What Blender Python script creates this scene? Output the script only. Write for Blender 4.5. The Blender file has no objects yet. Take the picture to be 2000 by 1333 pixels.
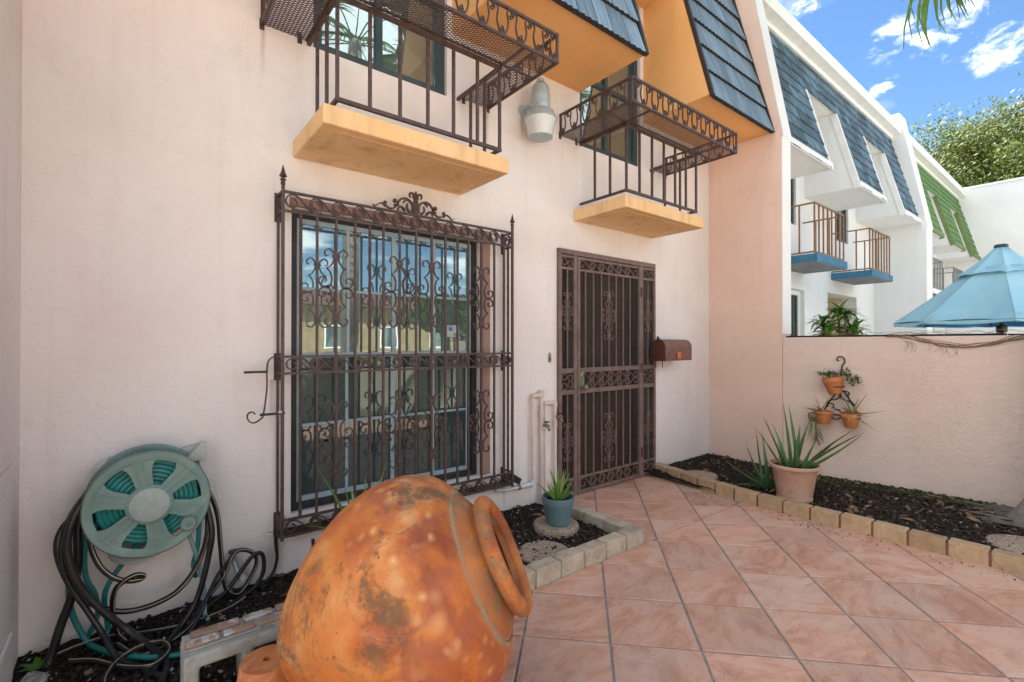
import bpy, bmesh, math, random
from mathutils import Vector, Matrix, noise
R = math.radians
random.seed(7)
scene = bpy.context.scene
col = scene.collection

# ------------------------------------------------------------------ camera
cam_d = bpy.data.cameras.new('camera')
cam_d.sensor_width = 36.0
cam_d.lens = 16.825
cam_d.clip_start = 0.02
cam_d.clip_end = 2000
cam = bpy.data.objects.new('camera', cam_d)
cam.location = (0.0, -2.9025, 1.2959)
cam.rotation_euler = (R(90.366), 0, R(51.67 - 90))
col.objects.link(cam)
scene.camera = cam

# ------------------------------------------------------------------ sky and sun
CLOUD_SEED = 7.7
SUN_EL, SUN_AZ = 57.5, 74.0          # azimuth measured from +x towards +y (behind the houses)
world = bpy.data.worlds.new('World')
scene.world = world
world.use_nodes = True
wt = world.node_tree
for n in list(wt.nodes):
    wt.nodes.remove(n)
wn, wl = wt.nodes, wt.links
w_out = wn.new('ShaderNodeOutputWorld')
w_bg = wn.new('ShaderNodeBackground')
w_bg.inputs['Strength'].default_value = 0.05
sky = wn.new('ShaderNodeTexSky')
sky.sky_type = 'NISHITA'
sky.sun_disc = False
sky.sun_elevation = R(SUN_EL)
sky.sun_rotation = R(90 - SUN_AZ)
sky.altitude = 0
sky.air_density = 1.0
sky.dust_density = 0.2
sky.ozone_density = 3.0
w_tc = wn.new('ShaderNodeTexCoord')
w_map = wn.new('ShaderNodeMapping')
w_map.inputs['Scale'].default_value = (1.0, 1.0, 1.7)
wl.new(w_tc.outputs['Generated'], w_map.inputs['Vector'])
w_no = wn.new('ShaderNodeTexNoise')
w_no.inputs['Scale'].default_value = 22.0
w_no.inputs['Detail'].default_value = 9
w_no.inputs['Roughness'].default_value = 0.6
w_no.inputs['Distortion'].default_value = 0.4
wl.new(w_map.outputs['Vector'], w_no.inputs['Vector'])


def wmath(op, a, b=None, c=None):
    n = wn.new('ShaderNodeMath')
    n.operation = op
    for i, v in enumerate((a, b, c)):
        if v is None:
            continue
        if isinstance(v, (int, float)):
            n.inputs[i].default_value = v
        else:
            wl.new(v, n.inputs[i])
    return n.outputs[0]


# unseen cumulus all round, added to raise the sky light, plus the few small clouds seen over the roofs
sx = wn.new('ShaderNodeSeparateXYZ')
wl.new(w_tc.outputs['Generated'], sx.inputs[0])
den = wmath('ADD', wmath('MAXIMUM', sx.outputs['Z'], 0.0), 0.14)
cmb = wn.new('ShaderNodeCombineXYZ')
wl.new(wmath('DIVIDE', sx.outputs['X'], den), cmb.inputs[0])
wl.new(wmath('DIVIDE', sx.outputs['Y'], den), cmb.inputs[1])
cmb.inputs[2].default_value = CLOUD_SEED
w_cu = wn.new('ShaderNodeTexNoise')
w_cu.inputs['Scale'].default_value = 0.95
w_cu.inputs['Detail'].default_value = 10
w_cu.inputs['Roughness'].default_value = 0.58
w_cu.inputs['Distortion'].default_value = 0.25
wl.new(cmb.outputs[0], w_cu.inputs['Vector'])
w_c1 = wn.new('ShaderNodeMapRange'); w_c1.interpolation_type = 'SMOOTHSTEP'
w_c1.inputs['From Min'].default_value = 0.45
w_c1.inputs['From Max'].default_value = 0.58
wl.new(w_cu.outputs['Fac'], w_c1.inputs['Value'])
up_ = wn.new('ShaderNodeMapRange'); up_.inputs['From Min'].default_value = 0.0; up_.inputs['From Max'].default_value = 0.12
wl.new(sx.outputs['Z'], up_.inputs['Value'])
mask = None
for (dx, dy, dz, rad, flat) in [(0.880, 0.165, 0.4446, 0.085, 2.2), (0.918, 0.095, 0.395, 0.075, 2.3), (0.918, 0.060, 0.405, 0.075, 2.3),
                                (0.893, 0.2208, 0.3922, 0.042, 2.6), (0.8033, 0.2917, 0.525, 0.055, 2.6)]:
    sub = wn.new('ShaderNodeVectorMath'); sub.operation = 'SUBTRACT'
    wl.new(w_tc.outputs['Generated'], sub.inputs[0])
    sub.inputs[1].default_value = Vector((dx, dy, dz)).normalized()
    mul = wn.new('ShaderNodeVectorMath'); mul.operation = 'MULTIPLY'
    wl.new(sub.outputs[0], mul.inputs[0])
    mul.inputs[1].default_value = (1, 1, flat)
    ln = wn.new('ShaderNodeVectorMath'); ln.operation = 'LENGTH'
    wl.new(mul.outputs[0], ln.inputs[0])
    g = wmath('MAXIMUM', wmath('MULTIPLY_ADD', ln.outputs['Value'], -1.0 / rad, 1.0), 0.0)
    mask = g if mask is None else wmath('MAXIMUM', mask, g)
w_sum = wmath('MULTIPLY_ADD', w_no.outputs['Fac'], 3.6, -1.95)
w_sum = wmath('MULTIPLY_ADD', mask, 0.82, w_sum)
w_mr = wn.new('ShaderNodeMapRange'); w_mr.interpolation_type = 'SMOOTHSTEP'
w_mr.inputs['From Min'].default_value = 0.12
w_mr.inputs['From Max'].default_value = 1.15
wl.new(w_sum, w_mr.inputs['Value'])
gate_ = wn.new('ShaderNodeMapRange'); gate_.inputs['From Min'].default_value = 0.0; gate_.inputs['From Max'].default_value = 0.25
wl.new(mask, gate_.inputs['Value'])
cl_small = wmath('MULTIPLY', w_mr.outputs['Result'], gate_.outputs['Result'])
cl_all = wmath('MAXIMUM', cl_small, wmath('MULTIPLY', w_c1.outputs['Result'], up_.outputs['Result']))
w_hs = wn.new('ShaderNodeHueSaturation')
w_hs.inputs['Saturation'].default_value = 1.14
wl.new(sky.outputs['Color'], w_hs.inputs['Color'])
w_mx = wn.new('ShaderNodeMix'); w_mx.data_type = 'RGBA'
wl.new(cl_all, w_mx.inputs['Factor'])
wl.new(w_hs.outputs['Color'], w_mx.inputs['A'])
w_mx.inputs['B'].default_value = (12.6, 12.8, 13.0, 1)
wl.new(w_mx.outputs['Result'], w_bg.inputs['Color'])
wl.new(w_bg.outputs['Background'], w_out.inputs['Surface'])

sun_d = bpy.data.lights.new('sun', 'SUN')
sun_d.energy = 4.6
sun_d.angle = R(0.55)
sun_d.color = (1.0, 0.95, 0.87)
sun = bpy.data.objects.new('sun', sun_d)
sv = Vector((math.cos(R(SUN_EL)) * math.cos(R(SUN_AZ)), math.cos(R(SUN_EL)) * math.sin(R(SUN_AZ)), math.sin(R(SUN_EL))))
sun.rotation_euler = sv.to_track_quat('Z', 'Y').to_euler()
sun.location = sv * 30
col.objects.link(sun)

scene.view_settings.view_transform = 'Standard'
scene.view_settings.look = 'None'
scene.view_settings.exposure = 2.07
scene.view_settings.gamma = 1.0
scene.render.engine = 'CYCLES'
scene.cycles.max_bounces = 8
scene.cycles.transparent_max_bounces = 16


# ------------------------------------------------------------------ materials
def nodes_of(name):
    m = bpy.data.materials.new(name)
    m.use_nodes = True
    t = m.node_tree
    b = t.nodes.get('Principled BSDF')
    return m, t, t.nodes, t.links, b


def coords(t, rnd=False, scale=None, rot=None):
    tc = t.nodes.new('ShaderNodeTexCoord')
    out = tc.outputs['Object']
    if rnd:
        oi = t.nodes.new('ShaderNodeObjectInfo')
        mu = t.nodes.new('ShaderNodeMath'); mu.operation = 'MULTIPLY'; mu.inputs[1].default_value = 57.0
        t.links.new(oi.outputs['Random'], mu.inputs[0])
        ad = t.nodes.new('ShaderNodeVectorMath'); ad.operation = 'ADD'
        t.links.new(out, ad.inputs[0]); t.links.new(mu.outputs[0], ad.inputs[1])
        out = ad.outputs[0]
    if scale or rot:
        mp = t.nodes.new('ShaderNodeMapping')
        if scale: mp.inputs['Scale'].default_value = scale
        if rot: mp.inputs['Rotation'].default_value = rot
        t.links.new(out, mp.inputs['Vector'])
        out = mp.outputs['Vector']
    return out


def tex(t, vec, scale, detail=5, rough=0.55, dist=0.0):
    n = t.nodes.new('ShaderNodeTexNoise')
    n.inputs['Scale'].default_value = scale
    n.inputs['Detail'].default_value = detail
    n.inputs['Roughness'].default_value = rough
    n.inputs['Distortion'].default_value = dist
    t.links.new(vec, n.inputs['Vector'])
    return n.outputs['Fac']


def ramp(t, fac, stops):
    n = t.nodes.new('ShaderNodeValToRGB')
    e = n.color_ramp.elements
    while len(e) < len(stops):
        e.new(0.5)
    for i, (p, c) in enumerate(stops):
        e[i].position = p
        e[i].color = (c, c, c, 1) if isinstance(c, (int, float)) else (*c, 1)
    t.links.new(fac, n.inputs['Fac'])
    return n.outputs['Color']


def mix(t, fac, a, b, blend='MIX'):
    n = t.nodes.new('ShaderNodeMix'); n.data_type = 'RGBA'; n.blend_type = blend
    for k, v in (('Factor', fac), ('A', a), ('B', b)):
        s = n.inputs[k]
        if isinstance(v, (int, float)):
            s.default_value = v if k == 'Factor' else (v, v, v, 1)
        elif isinstance(v, tuple):
            s.default_value = (*v, 1)
        else:
            t.links.new(v, s)
    return n.outputs['Result']


def mth(t, op, a, b=None, c=None):
    n = t.nodes.new('ShaderNodeMath'); n.operation = op
    for i, v in enumerate((a, b, c)):
        if v is None: continue
        if isinstance(v, (int, float)): n.inputs[i].default_value = v
        else: t.links.new(v, n.inputs[i])
    return n.outputs[0]


def bump(t, b, h, strength, dist):
    n = t.nodes.new('ShaderNodeBump')
    n.inputs['Strength'].default_value = strength
    n.inputs['Distance'].default_value = dist
    t.links.new(h, n.inputs['Height'])
    t.links.new(n.outputs['Normal'], b.inputs['Normal'])


def rand_value(t, colr, lo, hi, sat=None):
    oi = t.nodes.new('ShaderNodeObjectInfo')
    mr = t.nodes.new('ShaderNodeMapRange')
    mr.inputs['To Min'].default_value = lo; mr.inputs['To Max'].default_value = hi
    t.links.new(oi.outputs['Random'], mr.inputs['Value'])
    h = t.nodes.new('ShaderNodeHueSaturation')
    t.links.new(mr.outputs['Result'], h.inputs['Value'])
    t.links.new(colr, h.inputs['Color'])
    return h.outputs['Color']


def simple(name, c1, c2, scale=8, rough=0.6, metal=0.0, bscale=40, bstr=0.25, bdist=0.004, lo=0.35, hi=0.65, rnd=False, vary=None, spec=0.4, stretch=None, grime=None):
    m, t, n, l, b = nodes_of(name)
    v = coords(t, rnd, stretch)
    c = ramp(t, tex(t, v, scale), [(lo, c1), (hi, c2)])
    if grime:
        gcol, glo, ghi, gscale = grime
        g = ramp(t, tex(t, v, gscale, 9, 0.68, 0.6), [(glo, 0.0), (ghi, 1.0)])
        c = mix(t, g, c, gcol)
    if vary:
        c = rand_value(t, c, *vary)
    l.new(c, b.inputs['Base Color'])
    b.inputs['Roughness'].default_value = rough
    b.inputs['Metallic'].default_value = metal
    b.inputs['Specular IOR Level'].default_value = spec
    if bstr:
        bump(t, b, tex(t, v, bscale, 6, 0.6), bstr, bdist)
    return m


def stucco(name, c1, c2, strength=0.5, trowel=8.0, grime=0.25, speck=True, dirt=(0.22, 0.17, 0.13), ridged=False, streak=0.8, rust=()):
    m, t, n, l, b = nodes_of(name)
    v = coords(t)
    c = ramp(t, tex(t, v, 1.1, 4, 0.5, 0.4), [(0.32, c1), (0.68, c2)])
    st = ramp(t, tex(t, v, 4.5, 9, 0.7, 0.9), [(0.56, 0.0), (0.85, grime)])
    c = mix(t, st, c, dirt)
    vs = coords(t, False, (6.0, 6.0, 0.5))
    sk = ramp(t, tex(t, vs, 1.6, 7, 0.65, 0.2), [(0.52, 0.0), (0.8, min(1.0, grime * streak))])
    c = mix(t, sk, c, dirt)
    if speck:
        vo = n.new('ShaderNodeTexVoronoi'); vo.inputs['Scale'].default_value = 3.2
        l.new(v, vo.inputs['Vector'])
        sp = ramp(t, vo.outputs['Distance'], [(0.012, 1.0), (0.03, 0.0)])
        gate = ramp(t, vo.outputs['Color'], [(0.5, 0.0), (0.55, 0.75)])
        sp = mix(t, 1.0, sp, gate, 'MULTIPLY')
        c = mix(t, sp, c, (0.12, 0.07, 0.05))
        # hairline cracks here and there
        wob = n.new('ShaderNodeVectorMath'); wob.operation = 'MULTIPLY_ADD'
        nz = n.new('ShaderNodeTexNoise'); nz.inputs['Scale'].default_value = 5.0; nz.inputs['Detail'].default_value = 6; l.new(v, nz.inputs['Vector'])
        l.new(nz.outputs['Color'], wob.inputs[0]); wob.inputs[1].default_value = (0.28, 0.28, 0.28); l.new(v, wob.inputs[2])
        ve = n.new('ShaderNodeTexVoronoi'); ve.feature = 'DISTANCE_TO_EDGE'; ve.inputs['Scale'].default_value = 1.5
        l.new(wob.outputs[0], ve.inputs['Vector'])
        ck = ramp(t, ve.outputs['Distance'], [(0.0, 0.12), (0.006, 0.0)])
        ck = mix(t, 1.0, ck, ramp(t, tex(t, v, 1.7, 3), [(0.52, 0.0), (0.60, 1.0)]), 'MULTIPLY')
        c = mix(t, ck, c, (0.20, 0.14, 0.11))
    if rust:                                     # rust runs below the iron fixings
        sp_ = n.new('ShaderNodeSeparateXYZ'); l.new(v, sp_.inputs[0])
        wv = mth(t, 'MULTIPLY', mth(t, 'SUBTRACT', tex(t, v, 14.0, 4), 0.5), 0.02)
        for (rx, rz, rw, rh) in rust:
            ax_ = mth(t, 'ABSOLUTE', mth(t, 'SUBTRACT', mth(t, 'ADD', sp_.outputs['X'], wv), rx))
            mx_ = n.new('ShaderNodeMapRange'); mx_.interpolation_type = 'SMOOTHSTEP'
            mx_.inputs['From Min'].default_value = rw; mx_.inputs['From Max'].default_value = 0.0; l.new(ax_, mx_.inputs['Value'])
            mz_ = n.new('ShaderNodeMapRange'); mz_.inputs['From Min'].default_value = rz - rh; mz_.inputs['From Max'].default_value = rz; l.new(sp_.outputs['Z'], mz_.inputs['Value'])
            up2 = mth(t, 'LESS_THAN', sp_.outputs['Z'], rz)
            k_ = mth(t, 'MULTIPLY', mth(t, 'MULTIPLY', mx_.outputs['Result'], mz_.outputs['Result']), mth(t, 'MULTIPLY', up2, 0.5))
            c = mix(t, k_, c, (0.33, 0.15, 0.06))
    vr = coords(t, False, (1.0, 1.0, 1.5), (0.2, 0.5, 0.1))
    a1 = tex(t, vr, trowel, 4, 0.55, 1.8)
    plate = ramp(t, a1, [(0.44, 0.0), (0.5, 0.75), (0.62, 1.0)])
    if ridged:                                   # fine combed ridges running down to one side
        vq = coords(t, False, (1.0, 1.0, 3.2), (R(24), 0, 0))
        r1 = tex(t, vq, trowel * 1.6, 5, 0.6, 1.1)
    else:
        r1 = tex(t, vr, trowel * 2.1, 3, 0.5, 2.4)
    ridge = mth(t, 'ABSOLUTE', mth(t, 'SUBTRACT', r1, 0.5))
    ridge = ramp(t, ridge, [(0.0, 1.0), (0.035, 0.0)])
    gate2 = ramp(t, tex(t, v, 2.3, 3), [(0.30, 0.25), (0.6, 1.0)] if ridged else [(0.50, 0.0), (0.66, 0.8)])
    ridge = mix(t, 1.0, ridge, gate2, 'MULTIPLY')
    l.new(c, b.inputs['Base Color'])
    b.inputs['Roughness'].default_value = 0.82
    b.inputs['Specular IOR Level'].default_value = 0.25
    fine = mth(t, 'MULTIPLY_ADD', tex(t, v, 26, 3, 0.55), 0.9, tex(t, v, 95, 4, 0.6))
    h = mth(t, 'MULTIPLY_ADD', fine, 0.35, mth(t, 'MULTIPLY', plate, 0.45))
    h = mth(t, 'MULTIPLY_ADD', ridge, 0.55, h)
    bump(t, b, h, strength, 0.006)
    return m


MAT = {}
MAT['stucco'] = stucco('pale pink stucco', (0.73, 0.645, 0.605), (0.79, 0.735, 0.70), 0.5, 5.0, 0.15, rust=((4.08, 1.125, 0.022, 0.16), (4.19, 1.125, 0.02, 0.20), (0.628, 0.225, 0.025, 0.2), (0.60, 1.10, 0.02, 0.3), (2.215, 0.22, 0.025, 0.2), (2.395, 3.10, 0.03, 0.25), (0.55, 3.02, 0.02, 0.28), (2.06, 3.02, 0.02, 0.3), (4.33, 3.02, 0.02, 0.25)))
MAT['stucco_pink'] = stucco('salmon stucco', (0.72, 0.515, 0.415), (0.78, 0.58, 0.48), 0.42, 5.0, 0.2, True, (0.30, 0.18, 0.14))
MAT['garden_wall'] = stucco('rough salmon stucco', (0.74, 0.57, 0.48), (0.80, 0.645, 0.555), 0.55, 11.0, 0.10, True, (0.40, 0.28, 0.22), True)
MAT['orange'] = stucco('orange stucco', (0.76, 0.385, 0.135), (0.81, 0.45, 0.185), 0.5, 9.0, 0.15, False, (0.35, 0.16, 0.05))
MAT['slab'] = stucco('peach painted concrete', (0.76, 0.43, 0.17), (0.82, 0.58, 0.33), 0.35, 12.0, 0.42, False, (0.27, 0.20, 0.10), False, 1.6)
MAT['white'] = stucco('white stucco', (0.74, 0.75, 0.74), (0.80, 0.81, 0.80), 0.3, 6.0, 0.12, False, (0.45, 0.43, 0.38))
MAT['white_trim'] = simple('white painted trim', (0.72, 0.74, 0.72), (0.80, 0.81, 0.79), 6, 0.5, bstr=0.1, grime=((0.4, 0.4, 0.35), 0.6, 0.9, 5))
MAT['cream'] = stucco('cream stucco', (0.62, 0.55, 0.42), (0.70, 0.63, 0.5), 0.3, 6.0, 0.15, False)
MAT['ochre'] = simple('ochre wall paint', (0.22, 0.155, 0.08), (0.28, 0.20, 0.11), 2, 0.9, bstr=0.1)
MAT['dead_leaf'] = simple('dead leaf', (0.13, 0.075, 0.04), (0.26, 0.17, 0.09), 20, 0.9, bstr=0.2)
MAT['iron'] = simple('brown painted iron', (0.048, 0.027, 0.023), (0.090, 0.053, 0.045), 30, 0.5, bscale=180, bstr=0.3, bdist=0.001, spec=0.45, grime=((0.17, 0.075, 0.04), 0.62, 0.75, 40))
MAT['door_iron'] = simple('mauve brown painted steel', (0.135, 0.086, 0.073), (0.20, 0.132, 0.115), 18, 0.5, bscale=150, bstr=0.2, bdist=0.001, grime=((0.09, 0.05, 0.035), 0.6, 0.8, 30))
MAT['black_iron'] = simple('black wrought iron', (0.02, 0.016, 0.014), (0.04, 0.03, 0.026), 30, 0.5, bscale=150, bstr=0.2, bdist=0.001)
MAT['bronze'] = simple('thin bronze railing paint', (0.22, 0.11, 0.05), (0.30, 0.16, 0.08), 10, 0.5, bstr=0)
MAT['grey_iron'] = simple('grey railing paint', (0.16, 0.16, 0.16), (0.24, 0.24, 0.24), 10, 0.5, bstr=0)
MAT['dark_frame'] = simple('dark green window frame', (0.028, 0.048, 0.048), (0.045, 0.07, 0.068), 12, 0.4, bstr=0.1)
MAT['black_frame'] = simple('black window frame', (0.012, 0.012, 0.012), (0.03, 0.026, 0.024), 14, 0.5, bstr=0.2)
MAT['sash'] = simple('pale blue grey sash', (0.27, 0.35, 0.38), (0.35, 0.43, 0.46), 10, 0.4, bstr=0.05)
MAT['brown_wood'] = simple('brown painted wood', (0.27, 0.155, 0.12), (0.34, 0.205, 0.165), 10, 0.6, bstr=0.25, stretch=(1, 1, 0.2))
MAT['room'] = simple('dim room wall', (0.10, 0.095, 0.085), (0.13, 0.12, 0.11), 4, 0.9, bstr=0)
MAT['curtain'] = simple('tan curtain', (0.42, 0.30, 0.16), (0.52, 0.39, 0.22), 5, 0.9, bstr=0.1)
MAT['curtain_white'] = simple('pale blind', (0.5, 0.53, 0.5), (0.6, 0.62, 0.58), 5, 0.8, bstr=0.1)
MAT['inner_door'] = simple('brown door paint', (0.24, 0.155, 0.09), (0.30, 0.20, 0.12), 6, 0.6, bstr=0.2, stretch=(4, 1, 0.3))
MAT['grout'] = simple('dark grey grout', (0.20, 0.19, 0.185), (0.31, 0.295, 0.285), 25, 0.9, bscale=120, bstr=0.5, bdist=0.002)
MAT['ground'] = simple('grey paving ground', (0.38, 0.36, 0.32), (0.46, 0.43, 0.39), 1.5, 0.9, bscale=30, bstr=0.3)
MAT['soil'] = simple('dark planting soil', (0.012, 0.009, 0.007), (0.035, 0.026, 0.019), 22, 0.95, bscale=60, bstr=1.0, bdist=0.012, spec=0.15)
MAT['bark'] = simple('dark bark chip', (0.018, 0.012, 0.009), (0.05, 0.032, 0.022), 40, 0.9, bstr=0.2, rnd=False)
MAT['chip_tan'] = simple('tan bark chip', (0.14, 0.085, 0.05), (0.25, 0.17, 0.11), 30, 0.9, bstr=0.2)
MAT['chip_white'] = simple('pale stone chip', (0.38, 0.37, 0.34), (0.5, 0.5, 0.48), 30, 0.8, bstr=0.2)
MAT['moss'] = simple('moss', (0.03, 0.05, 0.012), (0.07, 0.1, 0.03), 30, 0.95, bstr=0.4)
MAT['brick_tan'] = simple('tan edging brick', (0.40, 0.265, 0.15), (0.52, 0.365, 0.22), 14, 0.85, bscale=110, bstr=0.6, bdist=0.004, rnd=True, vary=(0.85, 1.1), grime=((0.20, 0.155, 0.10), 0.56, 0.75, 14))
MAT['brick_grey'] = simple('weathered edging brick', (0.36, 0.29, 0.215), (0.47, 0.40, 0.31), 12, 0.88, bscale=110, bstr=0.7, bdist=0.004, rnd=True, vary=(0.85, 1.1), grime=((0.15, 0.13, 0.10), 0.56, 0.78, 16))
MAT['mortar'] = simple('reddish mortar', (0.17, 0.065, 0.045), (0.25, 0.105, 0.075), 20, 0.95, bscale=90, bstr=0.6)
MAT['concrete'] = simple('concrete block', (0.30, 0.295, 0.27), (0.42, 0.415, 0.385), 10, 0.95, bscale=130, bstr=1.0, bdist=0.006, grime=((0.17, 0.16, 0.12), 0.52, 0.72, 9))
MAT['brick_slip'] = simple('old painted brick', (0.27, 0.165, 0.11), (0.36, 0.24, 0.17), 12, 0.9, bscale=90, bstr=0.8, rnd=True, grime=((0.46, 0.47, 0.45), 0.53, 0.57, 11))
MAT['aggregate'] = simple('exposed aggregate', (0.20, 0.155, 0.115), (0.52, 0.41, 0.30), 120, 0.9, bscale=140, bstr=0.9, bdist=0.005, lo=0.4, hi=0.6, grime=((0.10, 0.085, 0.065), 0.54, 0.72, 9))
MAT['terracotta'] = simple('terracotta pot', (0.46, 0.145, 0.045), (0.56, 0.21, 0.075), 9, 0.75, bscale=60, bstr=0.25, rnd=True, grime=((0.5, 0.36, 0.26), 0.56, 0.75, 12))
MAT['pot_plastic'] = simple('faded terracotta plastic', (0.46, 0.27, 0.19), (0.55, 0.35, 0.26), 7, 0.65, bscale=60, bstr=0.15, grime=((0.35, 0.24, 0.18), 0.55, 0.8, 9))
MAT['pot_blue'] = simple('blue grey plastic pot', (0.085, 0.15, 0.17), (0.12, 0.195, 0.215), 6, 0.5, bscale=60, bstr=0.08, grime=((0.13, 0.16, 0.15), 0.55, 0.8, 9))
MAT['aloe'] = simple('aloe leaf', (0.05, 0.125, 0.045), (0.10, 0.20, 0.075), 9, 0.42, bscale=70, bstr=0.15, rnd=True, vary=(0.75, 1.2))
MAT['aloe_bright'] = simple('bright aloe leaf', (0.12, 0.23, 0.035), (0.19, 0.33, 0.07), 9, 0.45, bscale=70, bstr=0.15, rnd=True, vary=(0.8, 1.15))
MAT['aloe_pale'] = simple('pale aloe leaf', (0.17, 0.21, 0.07), (0.27, 0.27, 0.11), 12, 0.5, bscale=70, bstr=0.15, rnd=True, vary=(0.8, 1.15))
MAT['succulent'] = simple('jade leaf', (0.06, 0.115, 0.03), (0.12, 0.19, 0.06), 20, 0.4, bstr=0, rnd=True, vary=(0.7, 1.25))
MAT['dry'] = simple('dry stem', (0.16, 0.10, 0.06), (0.24, 0.16, 0.10), 20, 0.9, bstr=0)
MAT['teal_plastic'] = simple('sage green reel plastic', (0.135, 0.215, 0.19), (0.185, 0.275, 0.245), 7, 0.5, bscale=60, bstr=0.1, grime=((0.30, 0.36, 0.32), 0.55, 0.85, 9))
MAT['hub'] = simple('pale sage hub label', (0.27, 0.32, 0.30), (0.33, 0.38, 0.36), 30, 0.55, bscale=200, bstr=0.2)
MAT['hose_teal'] = simple('teal hose', (0.010, 0.16, 0.15), (0.022, 0.225, 0.205), 9, 0.4, bstr=0.05, grime=((0.10, 0.16, 0.14), 0.55, 0.8, 9))
MAT['hose_pale'] = simple('faded teal hose', (0.17, 0.30, 0.30), (0.24, 0.37, 0.36), 9, 0.5, bstr=0.05)
MAT['hose_black'] = simple('black rubber hose', (0.009, 0.009, 0.010), (0.022, 0.021, 0.021), 12, 0.38, bstr=0.05, grime=((0.09, 0.07, 0.05), 0.62, 0.8, 12))
MAT['hose_stripe'] = simple('cream hose stripe', (0.32, 0.28, 0.18), (0.42, 0.37, 0.25), 20, 0.5, bstr=0)
MAT['bracket'] = simple('grey green bracket', (0.40, 0.42, 0.38), (0.50, 0.50, 0.45), 8, 0.6, bstr=0.1, grime=((0.2, 0.18, 0.14), 0.55, 0.8, 9))
MAT['galv'] = simple('galvanised metal', (0.34, 0.42, 0.44), (0.45, 0.53, 0.54), 25, 0.42, metal=0.35, bscale=50, bstr=0.1)
MAT['pipe'] = simple('painted pipe', (0.60, 0.47, 0.39), (0.68, 0.56, 0.47), 6, 0.6, bscale=70, bstr=0.3, grime=((0.33, 0.14, 0.06), 0.60, 0.75, 9))
MAT['pvc'] = simple('white pvc pipe', (0.62, 0.62, 0.62), (0.70, 0.70, 0.70), 6, 0.5, bstr=0.1, grime=((0.35, 0.25, 0.15), 0.62, 0.8, 9))
MAT['brass'] = simple('tarnished brass', (0.20, 0.21, 0.14), (0.30, 0.31, 0.22), 25, 0.4, metal=0.7, bstr=0.15)
MAT['mailbox'] = simple('brown mailbox paint', (0.155, 0.072, 0.055), (0.205, 0.10, 0.078), 9, 0.42, bscale=60, bstr=0.06)
MAT['mail_door'] = simple('dark brown mailbox door', (0.075, 0.026, 0.016), (0.11, 0.042, 0.027), 14, 0.45, bscale=60, bstr=0.1, stretch=(1, 1, 0.3))
MAT['flag'] = simple('orange red flag', (0.58, 0.13, 0.045), (0.64, 0.17, 0.06), 9, 0.5, bstr=0)
MAT['black_plastic'] = simple('black plastic', (0.012, 0.013, 0.014), (0.02, 0.021, 0.023), 9, 0.4, bstr=0.05)
MAT['shake'] = simple('blue grey fluted shake', (0.085, 0.14, 0.195), (0.26, 0.36, 0.44), 4.0, 0.55, bscale=9, bstr=0.6, bdist=0.006, lo=0.3, hi=0.7, rnd=True, vary=(0.72, 1.15), stretch=(26, 0.7, 1))
MAT['shake_end'] = simple('black shake butt', (0.012, 0.011, 0.012), (0.03, 0.027, 0.028), 40, 0.9, bscale=80, bstr=0.8)
MAT['shingle_blue'] = simple('blue grey shingle', (0.075, 0.13, 0.175), (0.12, 0.19, 0.24), 14, 0.85, bscale=160, bstr=0.5, rnd=True, vary=(0.55, 1.3))
MAT['shingle_green'] = simple('green painted shingle', (0.10, 0.21, 0.06), (0.15, 0.28, 0.09), 9, 0.8, bscale=120, bstr=0.3, rnd=True, vary=(0.85, 1.1))
MAT['green_trim'] = simple('olive green trim', (0.13, 0.19, 0.06), (0.18, 0.24, 0.09), 9, 0.7, bstr=0.1)
MAT['slab_blue'] = simple('blue painted slab', (0.035, 0.16, 0.27), (0.06, 0.21, 0.34), 7, 0.7, bscale=60, bstr=0.2, grime=((0.15, 0.28, 0.36), 0.55, 0.8, 8))
MAT['slab_under'] = simple('bare concrete underside', (0.22, 0.25, 0.27), (0.30, 0.33, 0.35), 8, 0.9, bstr=0.3)
MAT['canvas'] = simple('light blue canvas', (0.33, 0.585, 0.69), (0.39, 0.64, 0.73), 3, 0.9, bscale=260, bstr=0.15, bdist=0.001, spec=0.15)
MAT['canvas_trim'] = simple('blue canvas edge', (0.025, 0.17, 0.40), (0.04, 0.21, 0.45), 3, 0.9, bscale=260, bstr=0.15, bdist=0.001, spec=0.15)
MAT['trunk'] = simple('grey palm trunk', (0.20, 0.18, 0.155), (0.30, 0.27, 0.235), 9, 0.9, bscale=35, bstr=0.6, bdist=0.01, stretch=(1, 1, 3), grime=((0.10, 0.12, 0.06), 0.52, 0.7, 5))
MAT['root'] = simple('grey root', (0.10, 0.085, 0.07), (0.19, 0.16, 0.135), 15, 0.9, bscale=50, bstr=0.5)
MAT['tree_bark'] = simple('tree bark', (0.07, 0.055, 0.04), (0.13, 0.10, 0.075), 6, 0.95, bscale=20, bstr=0.6)


def leafmat(name, c1, c2, c3, trans=0.35):
    m, t, n, l, b = nodes_of(name)
    v = coords(t)
    c = ramp(t, tex(t, v, 2.2, 3, 0.6), [(0.36, c1), (0.52, c2), (0.66, c3)])
    l.new(c, b.inputs['Base Color'])
    b.inputs['Roughness'].default_value = 0.55
    b.inputs['Specular IOR Level'].default_value = 0.3
    tr = n.new('ShaderNodeBsdfTranslucent')
    l.new(c, tr.inputs['Color'])
    ms = n.new('ShaderNodeMixShader'); ms.inputs[0].default_value = trans
    l.new(b.outputs[0], ms.inputs[1]); l.new(tr.outputs[0], ms.inputs[2])
    l.new(ms.outputs[0], n.get('Material Output').inputs['Surface'])
    return m


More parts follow.
